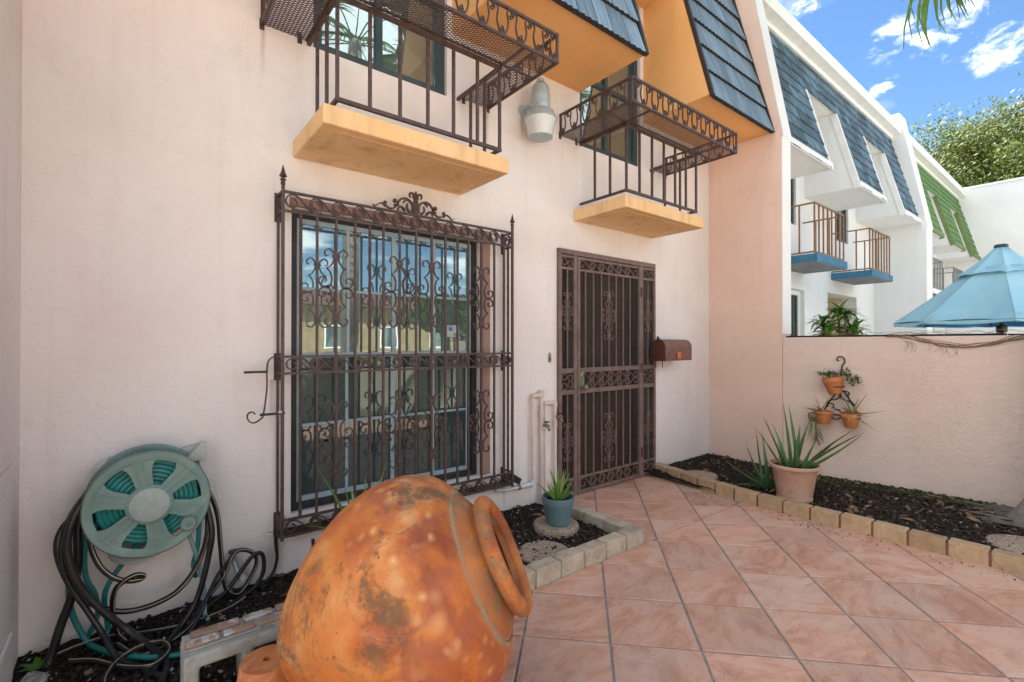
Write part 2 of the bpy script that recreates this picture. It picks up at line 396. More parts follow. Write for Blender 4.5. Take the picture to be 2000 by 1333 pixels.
MAT['tree_leaf'] = leafmat('oak leaf', (0.06, 0.105, 0.018), (0.125, 0.17, 0.028), (0.22, 0.23, 0.05), 0.42)
MAT['palm_leaf'] = leafmat('palm leaf', (0.035, 0.075, 0.012), (0.055, 0.11, 0.02), (0.10, 0.15, 0.03), 0.3)
MAT['bush_leaf'] = leafmat('bush leaf', (0.09, 0.20, 0.035), (0.15, 0.32, 0.05), (0.24, 0.42, 0.09), 0.35)


def glass(name, tint, refl, veil=None, amount=0.5):
    m, t, n, l, b = nodes_of(name)
    n.remove(b)
    tr = n.new('ShaderNodeBsdfTransparent'); tr.inputs['Color'].default_value = (*tint, 1)
    gl = n.new('ShaderNodeBsdfGlossy'); gl.inputs['Roughness'].default_value = 0.008
    gl.inputs['Color'].default_value = (0.80, 0.93, 0.93, 1)
    v = coords(t)
    bn = n.new('ShaderNodeBump'); bn.inputs['Strength'].default_value = 0.05; bn.inputs['Distance'].default_value = 0.01
    l.new(tex(t, v, 2.5, 2), bn.inputs['Height']); l.new(bn.outputs[0], gl.inputs['Normal'])
    if veil:                                   # insect mesh on screened panes; pale reflection haze painted onto clear ones
        df = n.new('ShaderNodeBsdfDiffuse'); df.inputs['Color'].default_value = (*veil, 1)
        mv = n.new('ShaderNodeMixShader'); mv.inputs[0].default_value = amount
        l.new(tr.outputs[0], mv.inputs[1]); l.new(df.outputs[0], mv.inputs[2])
        tr = mv
    lw = n.new('ShaderNodeFresnel'); lw.inputs['IOR'].default_value = 1.55
    f = mth(t, 'ADD', lw.outputs[0], refl)
    ms = n.new('ShaderNodeMixShader')
    l.new(f, ms.inputs[0]); l.new(tr.outputs[0], ms.inputs[1]); l.new(gl.outputs[0], ms.inputs[2])
    l.new(ms.outputs[0], n.get('Material Output').inputs['Surface'])
    return m


MAT['glass'] = glass('window glass', (0.72, 0.84, 0.84), 0.24, (0.26, 0.33, 0.33), 0.30)  # pale veil paints a haze of reflected sky into the panes
MAT['glass_screen'] = glass('screened window glass', (0.40, 0.50, 0.50), 0.03, (0.075, 0.115, 0.118))
MAT['lamp_lens'] = simple('frosted lamp refractor', (0.56, 0.58, 0.56), (0.66, 0.67, 0.65), 14, 0.25, bscale=70, bstr=0.1, stretch=(1, 1, 0.2))


def screen(name):
    m, t, n, l, b = nodes_of(name)
    b.inputs['Base Color'].default_value = (0.020, 0.015, 0.010, 1)
    b.inputs['Roughness'].default_value = 0.7
    tr = n.new('ShaderNodeBsdfTransparent')
    ms = n.new('ShaderNodeMixShader'); ms.inputs[0].default_value = 0.45
    l.new(tr.outputs[0], ms.inputs[1]); l.new(b.outputs[0], ms.inputs[2])
    l.new(ms.outputs[0], n.get('Material Output').inputs['Surface'])
    return m


MAT['screen'] = screen('insect screen')


def tile_mat():
    m, t, n, l, b = nodes_of('pink slate tile')
    v = coords(t, True)
    oi = n.new('ShaderNodeObjectInfo')
    an = n.new('ShaderNodeVectorRotate'); an.rotation_type = 'Z_AXIS'
    l.new(v, an.inputs['Vector']); l.new(mth(t, 'MULTIPLY', mth(t, 'SUBTRACT', oi.outputs['Random'], 0.5), 1.6), an.inputs['Angle'])
    vs = n.new('ShaderNodeMapping'); vs.inputs['Scale'].default_value = (1.0, 1.9, 1.0); vs.inputs['Rotation'].default_value = (0, 0, R(-20))
    l.new(an.outputs[0], vs.inputs['Vector'])
    a = tex(t, vs.outputs[0], 3.6, 12, 0.72, 1.1)
    c = ramp(t, a, [(0.30, (0.43, 0.20, 0.125)), (0.43, (0.55, 0.29, 0.19)), (0.52, (0.62, 0.355, 0.25)), (0.62, (0.63, 0.41, 0.305)), (0.72, (0.61, 0.45, 0.35))])
    a2 = tex(t, vs.outputs[0], 14.0, 9, 0.7, 0.8)
    c = mix(t, ramp(t, a2, [(0.54, 0.0), (0.70, 0.40)]), c, (0.42, 0.22, 0.155))
    c = mix(t, ramp(t, a2, [(0.30, 0.3), (0.42, 0.0)]), c, (0.66, 0.52, 0.44))
    vein = mth(t, 'ABSOLUTE', mth(t, 'SUBTRACT', tex(t, vs.outputs[0], 2.2, 7, 0.62, 1.6), 0.5))
    vm = ramp(t, vein, [(0.0, 0.4), (0.010, 0.0)])
    vm = mix(t, 1.0, vm, ramp(t, tex(t, v, 3.1, 2), [(0.45, 0.0), (0.6, 1.0)]), 'MULTIPLY')
    c = mix(t, vm, c, (0.24, 0.12, 0.085))
    pale = ramp(t, tex(t, v, 2.1, 5, 0.6, 0.8), [(0.5, 0.0), (0.72, 0.40)])
    c = mix(t, pale, c, (0.57, 0.47, 0.41))
    c = rand_value(t, c, 0.86, 1.10)
    l.new(c, b.inputs['Base Color'])
    rr = ramp(t, a, [(0.3, 0.45), (0.7, 0.68)])
    l.new(rr, b.inputs['Roughness'])
    b.inputs['Specular IOR Level'].default_value = 0.4
    h = mth(t, 'MULTIPLY_ADD', vm, -0.7, mth(t, 'MULTIPLY_ADD', a2, 0.5, a))
    bump(t, b, h, 0.6, 0.008)
    return m


MAT['tile'] = tile_mat()


def jar_mat():
    m, t, n, l, b = nodes_of('mottled terracotta jar')
    v = coords(t)
    sx = n.new('ShaderNodeSeparateXYZ'); l.new(v, sx.inputs[0])
    zz = mth(t, 'ADD', sx.outputs['Z'], 0.5)          # local z is the axis of the jar
    a = tex(t, v, 3.3, 4, 0.5, 1.4)
    c = ramp(t, a, [(0.30, (0.25, 0.052, 0.010)), (0.40, (0.40, 0.098, 0.016)), (0.50, (0.50, 0.140, 0.022)), (0.60, (0.55, 0.185, 0.036)), (0.70, (0.60, 0.26, 0.075))])
    zone = ramp(t, zz, [(0.44, 0.0), (0.54, 0.8), (0.62, 1.0), (0.74, 0.8), (0.77, 0.0)])
    # reddish cloudy band under the shoulder
    red = mix(t, 1.0, zone, ramp(t, tex(t, v, 6.5, 5, 0.6, 1.2), [(0.44, 0.0), (0.58, 0.85)]), 'MULTIPLY')
    c = mix(t, red, c, (0.33, 0.09, 0.045))
    # pale round lime spots with a soft halo
    for sc, lo, hi, off in ((11.0, 0.12, 0.42, 0.0), (19.0, 0.10, 0.36, 7.3)):
        mp = n.new('ShaderNodeMapping'); mp.inputs['Location'].default_value = (off, off, off)
        wob = n.new('ShaderNodeVectorMath'); wob.operation = 'MULTIPLY_ADD'
        nz = n.new('ShaderNodeTexNoise'); nz.inputs['Scale'].default_value = 9.0; l.new(v, nz.inputs['Vector'])
        l.new(nz.outputs['Color'], wob.inputs[0]); wob.inputs[1].default_value = (0.05, 0.05, 0.05); l.new(v, wob.inputs[2])
        l.new(wob.outputs[0], mp.inputs['Vector'])
        vo = n.new('ShaderNodeTexVoronoi'); vo.inputs['Scale'].default_value = sc; vo.inputs['Randomness'].default_value = 0.8
        l.new(mp.outputs[0], vo.inputs['Vector'])
        sp = ramp(t, vo.outputs['Distance'], [(lo * 0.4, 0.95), (lo, 0.6), (hi, 0.0)])
        pick = ramp(t, vo.outputs['Color'], [(0.30, 0.0), (0.35, 1.0)])
        sp = mix(t, 1.0, mix(t, 1.0, sp, zone, 'MULTIPLY'), pick, 'MULTIPLY')
        c = mix(t, sp, c, (0.68, 0.36, 0.14))
    # pale scuffed streaks across the belly
    pale = mix(t, 1.0, ramp(t, tex(t, v, 5.0, 8, 0.7, 1.0), [(0.56, 0.0), (0.68, 0.5)]), ramp(t, tex(t, v, 2.2, 2), [(0.45, 0.0), (0.6, 1.0)]), 'MULTIPLY')
    c = mix(t, pale, c, (0.62, 0.36, 0.19))
    # grainy dark lichen and soot patches
    grain = tex(t, v, 60.0, 6, 0.75)
    g = mth(t, 'MULTIPLY_ADD', grain, 0.30, tex(t, v, 5.5, 12, 0.75, 0.5))
    big = ramp(t, tex(t, v, 2.3, 3, 0.55), [(0.43, 0.0), (0.56, 1.0)])
    gm = mix(t, 1.0, ramp(t, g, [(0.655, 0.0), (0.74, 0.80)]), big, 'MULTIPLY')
    c = mix(t, gm, c, (0.12, 0.078, 0.04))
    # general dusting of grime, denser towards the foot of the jar
    foot = ramp(t, zz, [(0.20, 0.55), (0.50, 0.0)])
    dust = mix(t, 1.0, ramp(t, g, [(0.58, 0.0), (0.74, 0.8)]), foot, 'MULTIPLY')
    c = mix(t, dust, c, (0.17, 0.10, 0.05))
    # grey-brown bloom on the neck
    zn = ramp(t, zz, [(0.77, 0.0), (0.785, 0.9), (0.84, 0.9), (0.87, 0.3)])
    nm = mix(t, 1.0, zn, ramp(t, g, [(0.56, 0.0), (0.74, 0.85)]), 'MULTIPLY')
    c = mix(t, nm, c, (0.24, 0.165, 0.085))
    # lichen packed in the groove at the foot of the neck
    gr = ramp(t, zz, [(0.764, 0.0), (0.769, 0.8), (0.773, 0.8), (0.778, 0.0)])
    c = mix(t, mix(t, 1.0, gr, ramp(t, tex(t, v, 9.0, 5), [(0.40, 0.2), (0.55, 1.0)]), 'MULTIPLY'), c, (0.30, 0.25, 0.15))
    pits = ramp(t, tex(t, v, 34, 4, 0.6), [(0.70, 0.0), (0.73, 0.9)])
    c = mix(t, pits, c, (0.06, 0.035, 0.02))
    l.new(c, b.inputs['Base Color'])
    l.new(ramp(t, g, [(0.55, 0.42), (0.75, 0.85)]), b.inputs['Roughness'])
    b.inputs['Specular IOR Level'].default_value = 0.45
    vb = coords(t, False, (1, 1, 6))
    h = mth(t, 'MULTIPLY_ADD', tex(t, vb, 5.0, 5, 0.6), 0.5, mth(t, 'MULTIPLY', gm, 0.35))
    h = mth(t, 'MULTIPLY_ADD', grain, 0.3, h)
    h = mth(t, 'MULTIPLY_ADD', pits, -0.5, h)
    bump(t, b, h, 0.4, 0.010)
    return m


MAT['jar'] = jar_mat()


# ------------------------------------------------------------------ mesh helpers
class MB:
    def __init__(self):
        self.v, self.f, self.mi, self.sm = [], [], [], []

    def add(self, vs, fs, mi=0, smooth=False):
        o = len(self.v)
        self.v += [tuple(p) for p in vs]
        for f in fs:
            self.f.append([i + o for i in f]); self.mi.append(mi); self.sm.append(smooth)
        return self

    def box(self, x0, x1, y0, y1, z0, z1, mi=0):
        vs = [(x, y, z) for z in (z0, z1) for y in (y0, y1) for x in (x0, x1)]
        return self.add(vs, [(0, 2, 3, 1), (4, 5, 7, 6), (0, 1, 5, 4), (2, 6, 7, 3), (0, 4, 6, 2), (1, 3, 7, 5)], mi)

    def prism(self, poly, f0, f1, mi=0):
        """poly: list of 2d points; f0, f1 map them to two 3d faces"""
        n = len(poly)
        vs = [f0(*p) for p in poly] + [f1(*p) for p in poly]
        fs = [list(range(n))[::-1], list(range(n, 2 * n))] + [(i, (i + 1) % n, n + (i + 1) % n, n + i) for i in range(n)]
        return self.add(vs, fs, mi)

    def ribbon(self, pts, nrm, w, d, w1=None, mi=0):
        """flat bar of width w (in plane) and depth d swept along pts; nrm is the plane normal"""
        nrm = Vector(nrm).normalized()
        pts = [Vector(p) for p in pts]
        n = len(pts)
        vs = []
        for i, p in enumerate(pts):
            t = (pts[min(i + 1, n - 1)] - pts[max(i - 1, 0)])
            if t.length < 1e-9: t = Vector((1, 0, 0))
            s = t.normalized().cross(nrm)
            ww = w if w1 is None else w + (w1 - w) * i / (n - 1)
            for a, b in ((-1, -1), (1, -1), (1, 1), (-1, 1)):
                vs.append(p + s * (a * ww / 2) + nrm * (b * d / 2))
        fs = [(3, 2, 1, 0), tuple(4 * (n - 1) + k for k in range(4))]
        for i in range(n - 1):
            for k in range(4):
                a, b = 4 * i + k, 4 * i + (k + 1) % 4
                fs.append((a, b, b + 4, a + 4))
        return self.add(vs, fs, mi)

    def tube(self, pts, rad, k=8, mi=0, smooth=True, cap=True):
        pts = [Vector(p) for p in pts]
        n = len(pts)
        rads = rad if isinstance(rad, (list, tuple)) else [rad] * n
        t0 = (pts[1] - pts[0]).normalized()
        u = t0.orthogonal().normalized()
        vs = []
        for i in range(n):
            t = (pts[min(i + 1, n - 1)] - pts[max(i - 1, 0)]).normalized()
            u = (u - t * u.dot(t))
            u = u.normalized() if u.length > 1e-6 else t.orthogonal().normalized()
            w = t.cross(u)
            for j in range(k):
                a = 2 * math.pi * j / k
                vs.append(pts[i] + (u * math.cos(a) + w * math.sin(a)) * rads[i])
        fs = []
        for i in range(n - 1):
            for j in range(k):
                a, b = i * k + j, i * k + (j + 1) % k
                fs.append((a, b, b + k, a + k))
        self.add(vs, fs, mi, smooth)
        if cap:
            o = len(self.v) - len(vs)
            self.f.append([o + j for j in range(k)][::-1]); self.mi.append(mi); self.sm.append(False)
            self.f.append([o + (n - 1) * k + j for j in range(k)]); self.mi.append(mi); self.sm.append(False)
        return self

    def bar(self, a, b, w, d=None, twist=0.0, seg=1, roll=0.0):
        """square bar from a to b, optionally twisted (turns)"""
        d = d or w
        a, b = Vector(a), Vector(b)
        t = (b - a).normalized()
        u = Vector((1, 0, 0)) if abs(t.x) < 0.9 else Vector((0, 1, 0))
        u = (u - t * u.dot(t)).normalized()
        s = t.cross(u)
        vs = []
        for i in range(seg + 1):
            f = i / seg
            an = roll + twist * 2 * math.pi * f
            c, q = math.cos(an), math.sin(an)
            uu, ss = u * c + s * q, s * c - u * q
            for p, r in ((-1, -1), (1, -1), (1, 1), (-1, 1)):
                vs.append(a.lerp(b, f) + uu * (p * w / 2) + ss * (r * d / 2))
        fs = [(3, 2, 1, 0), tuple(4 * seg + k for k in range(4))]
        for i in range(seg):
            for k in range(4):
                x, y = 4 * i + k, 4 * i + (k + 1) % 4
                fs.append((x, y, y + 4, x + 4))
        return self.add(vs, fs)

    def lathe(self, prof, origin=(0, 0, 0), axis=(0, 0, 1), k=24, mi=0, smooth=True, cap0=True, cap1=True, flute=0.0):
        ax = Vector(axis).normalized()
        u = ax.orthogonal().normalized(); w = ax.cross(u); o = Vector(origin)
        vs = []
        for r, z in prof:
            for j in range(k):
                a = 2 * math.pi * j / k
                rr = r * (1 + (flute if j % 2 else 0))
                vs.append(o + ax * z + (u * math.cos(a) + w * math.sin(a)) * rr)
        fs = []
        n = len(prof)
        for i in range(n - 1):
            for j in range(k):
                a, b = i * k + j, i * k + (j + 1) % k
                fs.append((a, b, b + k, a + k))
        self.add(vs, fs, mi, smooth)
        off = len(self.v) - len(vs)
        if cap0:
            self.f.append([off + j for j in range(k)][::-1]); self.mi.append(mi); self.sm.append(False)
        if cap1:
            self.f.append([off + (n - 1) * k + j for j in range(k)]); self.mi.append(mi); self.sm.append(False)
        return self

    def ball(self, c, r, k=10):
        pr = [(max(1e-4, r * math.sin(math.pi * i / 6)), -r * math.cos(math.pi * i / 6)) for i in range(7)]
        return self.lathe(pr, c, (0, 0, 1), k, cap0=False, cap1=False)

    def mesh(self, name, mats):
        me = bpy.data.meshes.new(name)
        me.from_pydata(self.v, [], self.f)
        for m in (mats if isinstance(mats, (list, tuple)) else [mats]):
            me.materials.append(m)
        me.polygons.foreach_set('material_index', self.mi)
        me.polygons.foreach_set('use_smooth', self.sm)
        bm = bmesh.new(); bm.from_mesh(me)
        bmesh.ops.recalc_face_normals(bm, faces=bm.faces)
        bm.to_mesh(me); bm.free()
        if any(self.sm):
            me.set_sharp_from_angle(angle=R(42))
        me.update()
        return me

    def build(self, name, mat, parent=None, bevel=0.0, stuff=False, loc=None):
        mats = [MAT[k] for k in mat] if isinstance(mat, (list, tuple)) else MAT[mat]
        return link(name, self.mesh(name, mats), parent, bevel, stuff, loc)


ROOT_LOC = {}


def link(name, me, parent=None, bevel=0.0, stuff=False, loc=None):
    o = bpy.data.objects.new(name, me)
    col.objects.link(o)
    if loc is not None:
        if isinstance(loc, Matrix): o.matrix_basis = loc
        else: o.location = loc
    if parent is not None:
        attach(o, parent)
    if bevel:
        b = o.modifiers.new('bevel', 'BEVEL'); b.width = bevel; b.segments = 2; b.limit_method = 'ANGLE'; b.angle_limit = R(40)
    if stuff:
        o['kind'] = 'stuff'
    return o


def wmat(o):
    m = o.matrix_basis.copy()
    p = o.parent
    if p is not None:
        m = wmat(p) @ o.matrix_parent_inverse @ m
    return m


def attach(o, parent):
    """parent without moving: mesh data stays in world coordinates"""
    o.parent = parent
    o.matrix_parent_inverse = wmat(parent).inverted()


def tag(o, label, cat, group=None):
    o['label'] = label; o['category'] = cat
    if group: o['group'] = group
    return o


def thing(name, label, cat, loc, group=None):
    o = bpy.data.objects.new(name, None)
    o.empty_display_size = 0.1
    o.location = loc
    col.objects.link(o)
    return tag(o, label, cat, group)


def structure(o):
    o['kind'] = 'structure'
    return o


def copy_tree(o, parent=None):
    c = o.copy()
    col.objects.link(c)
    if parent is not None:
        c.parent = parent
        c.matrix_parent_inverse = o.matrix_parent_inverse.copy()
    for ch in list(o.children):
        copy_tree(ch, c)
    return c


def cr(pts, n=6):
    """Catmull-Rom through points (tuples of any dimension)"""
    P = [Vector(p) for p in pts]
    P = [P[0] * 2 - P[1]] + P + [P[-1] * 2 - P[-2]]
    out = []
    for i in range(1, len(P) - 2):
        a, b, c, d = P[i - 1:i + 3]
        for k in range(n):
            t = k / n
            out.append(0.5 * ((2 * b) + (c - a) * t + (2 * a - 5 * b + 4 * c - d) * t * t + (3 * b - a - 3 * c + d) * t ** 3))
    out.append(P[-2])
    return out


def spiral(cx, cy, r0, r1, a0, a1, n):
    o = []
    for i in range(n + 1):
        f = i / n
        a = R(a0 + (a1 - a0) * f); r = r0 + (r1 - r0) * f
        o.append((cx + r * math.cos(a), cy + r * math.sin(a)))
    return o


def s_scroll(p, rad, turns=1.0, rin=0.38, n=16):
    """running S scroll linking two circles a pitch p apart"""
    a = spiral(0, 0, rad * rin, rad, 90 + 360 * turns, 90, n)
    b = []
    for i in range(1, 8):
        t = i / 8
        P0, P1, P2, P3 = Vector((0, rad)), Vector((p * 0.42, rad)), Vector((p * 0.58, -rad)), Vector((p, -rad))
        b.append(tuple(P0 * (1 - t) ** 3 + P1 * 3 * t * (1 - t) ** 2 + P2 * 3 * t * t * (1 - t) + P3 * t ** 3))
    c = spiral(p, 0, rad, rad * rin, -90, -90 + 360 * turns, n)
    return a + b + c


def fleur_mesh(name, mat, hw, hh, w=0.006, d=0.009, y=0.0):
    """four-fold cast scroll ornament centred on a bar, in the xz plane"""
    m = MB()
    sx, sz = hw / 225.0, hh / 485.0
    top = [(22, 395), (35, 440), (85, 485), (130, 468), (146, 425), (130, 398), (106, 400)]
    mid = [(24, 385), (42, 320), (78, 268), (122, 242)]
    mid2 = [(122, 242), (84, 205), (60, 140), (58, 80), (76, 22), (105, 2)]
    cur = [(100, 0), (150, 3), (190, 22), (216, 60), (216, 95), (190, 122), (155, 124), (130, 104), (128, 78), (150, 66)]
    for su in (-1, 1):
        for sv in (-1, 1):
            for q, w0, w1 in ((top, w * 1.3, w * 0.7), (mid, w * 1.2, w * 0.9), (mid2, w * 0.9, w * 1.2), (cur, w * 1.2, w * 0.8)):
                pts = [(u * su * sx, y, v * sv * sz) for u, v in cr(q, 4)]
                m.ribbon(pts, (0, 1, 0), w0, d, w1)
    for sv in (-1, 1):
        m.box(-46 * sx, 46 * sx, y - d * 0.8, y + d * 0.8, sv * 400 * sz - 0.008, sv * 400 * sz + 0.008)
    return m.mesh(name, MAT[mat])


def wall_with_holes(x0, x1, z0, z1, holes, y0, y1, mi=0):
    """solid wall slab between y0 (front) and y1 (back) in one mesh with real openings"""
    xs = sorted({x0, x1, *[h[0] for h in holes], *[h[1] for h in holes]})
    zs = sorted({z0, z1, *[h[2] for h in holes], *[h[3] for h in holes]})
    def solid(i, j):
        if i < 0 or j < 0 or i >= len(xs) - 1 or j >= len(zs) - 1: return False
        cx, cz = (xs[i] + xs[i + 1]) / 2, (zs[j] + zs[j + 1]) / 2
        return not any(h[0] < cx < h[1] and h[2] < cz < h[3] for h in holes)
    m = MB()
    for i in range(len(xs) - 1):
        for j in range(len(zs) - 1):
            if not solid(i, j): continue
            a, b, c, d = xs[i], xs[i + 1], zs[j], zs[j + 1]
            m.add([(a, y0, c), (b, y0, c), (b, y0, d), (a, y0, d)], [(0, 1, 2, 3)])
            m.add([(a, y1, c), (b, y1, c), (b, y1, d), (a, y1, d)], [(3, 2, 1, 0)])
            if not solid(i - 1, j): m.add([(a, y0, c), (a, y0, d), (a, y1, d), (a, y1, c)], [(0, 1, 2, 3)])
            if not solid(i + 1, j): m.add([(b, y0, c), (b, y1, c), (b, y1, d), (b, y0, d)], [(0, 1, 2, 3)])
            if not solid(i, j - 1): m.add([(a, y0, c), (a, y1, c), (b, y1, c), (b, y0, c)], [(0, 1, 2, 3)])
            if not solid(i, j + 1): m.add([(a, y0, d), (b, y0, d), (b, y1, d), (a, y1, d)], [(0, 1, 2, 3)])
    return m


def weld(me):
    bm = bmesh.new(); bm.from_mesh(me)
    bmesh.ops.remove_doubles(bm, verts=bm.verts, dist=1e-5)
    bmesh.ops.recalc_face_normals(bm, faces=bm.faces)
    bm.to_mesh(me); bm.free()


def clip(poly, nx, ny, c):
    """keep nx*x + ny*y <= c"""
    out = []
    for i in range(len(poly)):
        p, q = poly[i], poly[(i + 1) % len(poly)]
        dp, dq = nx * p[0] + ny * p[1] - c, nx * q[0] + ny * q[1] - c
        if dp <= 0: out.append(p)
        if dp * dq < 0:
            t = dp / (dp - dq)
            out.append((p[0] + (q[0] - p[0]) * t, p[1] + (q[1] - p[1]) * t))
    return out


def blade(m, base, yaw, tilt, length, width, droop=0.3, thick=0.25, n=7, twist=0.0):
    """fleshy tapering leaf: starts along (yaw, tilt above horizontal) and bends by droop radians"""
    p = Vector(base)
    h = Vector((math.cos(yaw), math.sin(yaw), 0))
    side = Vector((-math.sin(yaw), math.cos(yaw), 0))
    vs = []
    for i in range(n + 1):
        f = i / n
        el = tilt - droop * f
        t = h * math.cos(el) + Vector((0, 0, 1)) * math.sin(el)
        up = side.cross(t).normalized() * -1
        if up.z < 0 and abs(el) < 1.4: up = -up
        w = width * (0.85 + 0.35 * f - 0.2 * f * f) * (1 - f ** 2.2) + 0.0006
        th = width * thick * (1 - f) + 0.0004
        s2 = (side * math.cos(twist * f) + up * math.sin(twist * f))
        vs += [p - s2 * w / 2 + up * th * 0.9, p + up * th * 0.25, p + s2 * w / 2 + up * th * 0.9, p - up * th]
        p = p + t * (length / n)
    fs = [(3, 2, 1, 0)]
    for i in range(n):
        for k in range(4):
            a, b = 4 * i + k, 4 * i + (k + 1) % 4
            fs.append((a, b, b + 4, a + 4))
    m.add(vs, fs, 0, True)
    return m


# ================================================================== SETTING
g = MB(); g.add([(-300, -300, -0.2), (300, -300, -0.2), (300, 300, -0.2), (-300, 300, -0.2)], [(0, 1, 2, 3)])
structure(g.build('ground', 'ground'))

# ---- patio: grout bed with every tile laid on it, a joint runs across at the corner of the small bed
JOINT = -0.984
pat = MB()
pat.box(-1.6, 4.0, -5.2, JOINT + 0.004, -0.15, -0.005)
pat.box(2.60, 4.2, JOINT + 0.004, 0.15, -0.15, -0.0055)
patio = structure(pat.build('patio', 'grout'))
TS, TA, TOX, TOY = 0.3797, R(43.6446), 1.9019, -1.2691
di = Vector((math.sin(TA), -math.cos(TA))); dj = Vector((math.cos(TA), math.sin(TA)))
GAP = 0.0105
half = (TS - GAP) / 2
full_tile = None
def tile_mesh(poly):
    m = MB()
    n = len(poly)
    cx = sum(p[0] for p in poly) / n; cy = sum(p[1] for p in poly) / n
    ins = []
    for p in poly:
        d = Vector((cx - p[0], cy - p[1])); L = d.length
        d = d / L * min(0.004, L * 0.3)
        ins.append((p[0] + d.x, p[1] + d.y))
    vs = [(x, y, -0.012) for x, y in poly] + [(x, y, -0.0025) for x, y in poly] + [(x, y, 0.0) for x, y in ins]
    fs = [(i, (i + 1) % n, n + (i + 1) % n, n + i) for i in range(n)] + [(n + i, n + (i + 1) % n, 2 * n + (i + 1) % n, 2 * n + i) for i in range(n)] + [list(range(2 * n, 3 * n))]
    m.add(vs, fs)
    return m.mesh('floor_tile', MAT['tile'])
def parea(p):
    return abs(sum(p[i][0] * p[(i + 1) % len(p)][1] - p[(i + 1) % len(p)][0] * p[i][1] for i in range(len(p)))) / 2
REG = [[(0, 1, JOINT - 0.004), (1, 0, 3.95), (-1, 0, 1.55), (0, -1, 5.15)],
       [(0, -1, -JOINT - 0.005), (-1, 0, -2.625), (1, 0, 4.15), (0, 1, 0.10)]]
for i in range(-16, 22):
    for j in range(-16, 16):
        c = Vector((TOX, TOY)) + di * ((i + 0.5) * TS) + dj * ((j + 0.5) * TS)
        sq = [tuple(di * a * half + dj * b * half) for a, b in ((-1, -1), (1, -1), (1, 1), (-1, 1))]
        for reg in REG:
            pl = [(c.x + p[0], c.y + p[1]) for p in sq]
            for (nx, ny, cc) in reg:
                pl = clip(pl, nx, ny, cc)
                if len(pl) < 3: break
            if len(pl) < 3 or parea(pl) < 0.0008: continue
            if abs(parea(pl) - (2 * half) ** 2) < 1e-6:
                if full_tile is None: full_tile = tile_mesh(sq)
                me = full_tile
            else:
                me = tile_mesh([(p[0] - c.x, p[1] - c.y) for p in pl])
            o = link('floor_tile', me, None, 0, False, (c.x, c.y, random.uniform(-0.0008, 0.0008)))
            attach(o, patio)

# ---- planting beds
def soil_sheet(name, x0, x1, y0, y1, zf, nx, ny, seed):
    m = MB(); vs = []
    for j in range(ny + 1):
        for i in range(nx + 1):
            x = x0 + (x1 - x0) * i / nx; y = y0 + (y1 - y0) * j / ny
            z = zf(x, y) + 0.016 * noise.noise(Vector((x * 7, y * 7, seed))) + 0.010 * noise.noise(Vector((x * 26, y * 26, seed + 3)))
            vs.append((x, y, z))
    fs = [(j * (nx + 1) + i, j * (nx + 1) + i + 1, (j + 1) * (nx + 1) + i + 1, (j + 1) * (nx + 1) + i) for j in range(ny) for i in range(nx)]
    m.add(vs, fs, 0, True)
    return structure(m.build(name, 'soil'))
zl = lambda x, y: -0.035 + 0.045 * max(0, min(1, (x + 0.3) / 1.0)) + 0.012 * max(0, min(1, (x - 0.9)))
zr = lambda x, y: 0.045 + 0.02 * math.sin(y * 2.1)
soil_sheet('planting_bed', -0.39, 2.54, -0.93, 0.02, zl, 180, 60, 1.0)
soil_sheet('planting_bed', 3.95, 5.20, -5.0, 0.03, zr, 80, 260, 9.0)

def chips(name, label, mat, n, area, zf, smin, smax, seed, flat=0.4):
    rnd = random.Random(seed); m = MB()
    for _ in range(n):
        x0, x1, y0, y1 = area
        x, y = rnd.uniform(x0, x1), rnd.uniform(y0, y1)
        if x < 2.6 and y < -0.92: continue
        s = rnd.uniform(smin, smax); e = rnd.uniform(0.35, 1.0); f = s * flat * rnd.uniform(0.4, 1)
        M = Matrix.Translation((x, y, zf(x, y) + f * 0.5 + rnd.uniform(-0.004, 0.008))) @ Matrix.Rotation(rnd.uniform(0, 6.28), 4, 'Z') @ Matrix.Rotation(rnd.gauss(0, 0.45), 4, 'X') @ Matrix.Rotation(rnd.gauss(0, 0.35), 4, 'Y')
        vs = [M @ Vector((sx * s / 2 * rnd.uniform(0.6, 1), sy * s * e / 2 * rnd.uniform(0.6, 1), sz * f / 2)) for sz in (-1, 1) for sy in (-1, 1) for sx in (-1, 1)]
        m.add(vs, [(0, 2, 3, 1), (4, 5, 7, 6), (0, 1, 5, 4), (2, 6, 7, 3), (0, 4, 6, 2), (1, 3, 7, 5)])
    o = m.build(name, mat, None, 0, True)
    return tag(o, label, 'mulch')
AL, AR = (-0.37, 2.52, -0.9, -0.01), (4.04, 5.17, -3.2, -0.02)
chips('bark_mulch', 'dark bark mulch over the bed under the barred window', 'bark', 6500, AL, zl, 0.008, 0.028, 1)
chips('bark_mulch', 'dark bark mulch over the bed along the garden wall', 'bark', 8000, AR, zr, 0.008, 0.032, 2)
chips('wood_chips', 'tan wood chips scattered in the bed under the barred window', 'chip_tan', 420, AL, zl, 0.006, 0.022, 3)
chips('wood_chips', 'tan wood chips scattered in the bed along the garden wall', 'chip_tan', 900, AR, zr, 0.006, 0.03, 4)
chips('pale_gravel', 'pale stone chips scattered in the bed under the hose reel', 'chip_white', 1000, AL, zl, 0.004, 0.015, 5)
chips('pale_gravel', 'pale stone chips scattered in the bed along the garden wall', 'chip_white', 130, AR, zr, 0.006, 0.02, 6)
chips('moss', 'green moss patches along the foot of the garden wall', 'moss', 700, (4.95, 5.17, -2.6, -0.9), zr, 0.01, 0.035, 7)

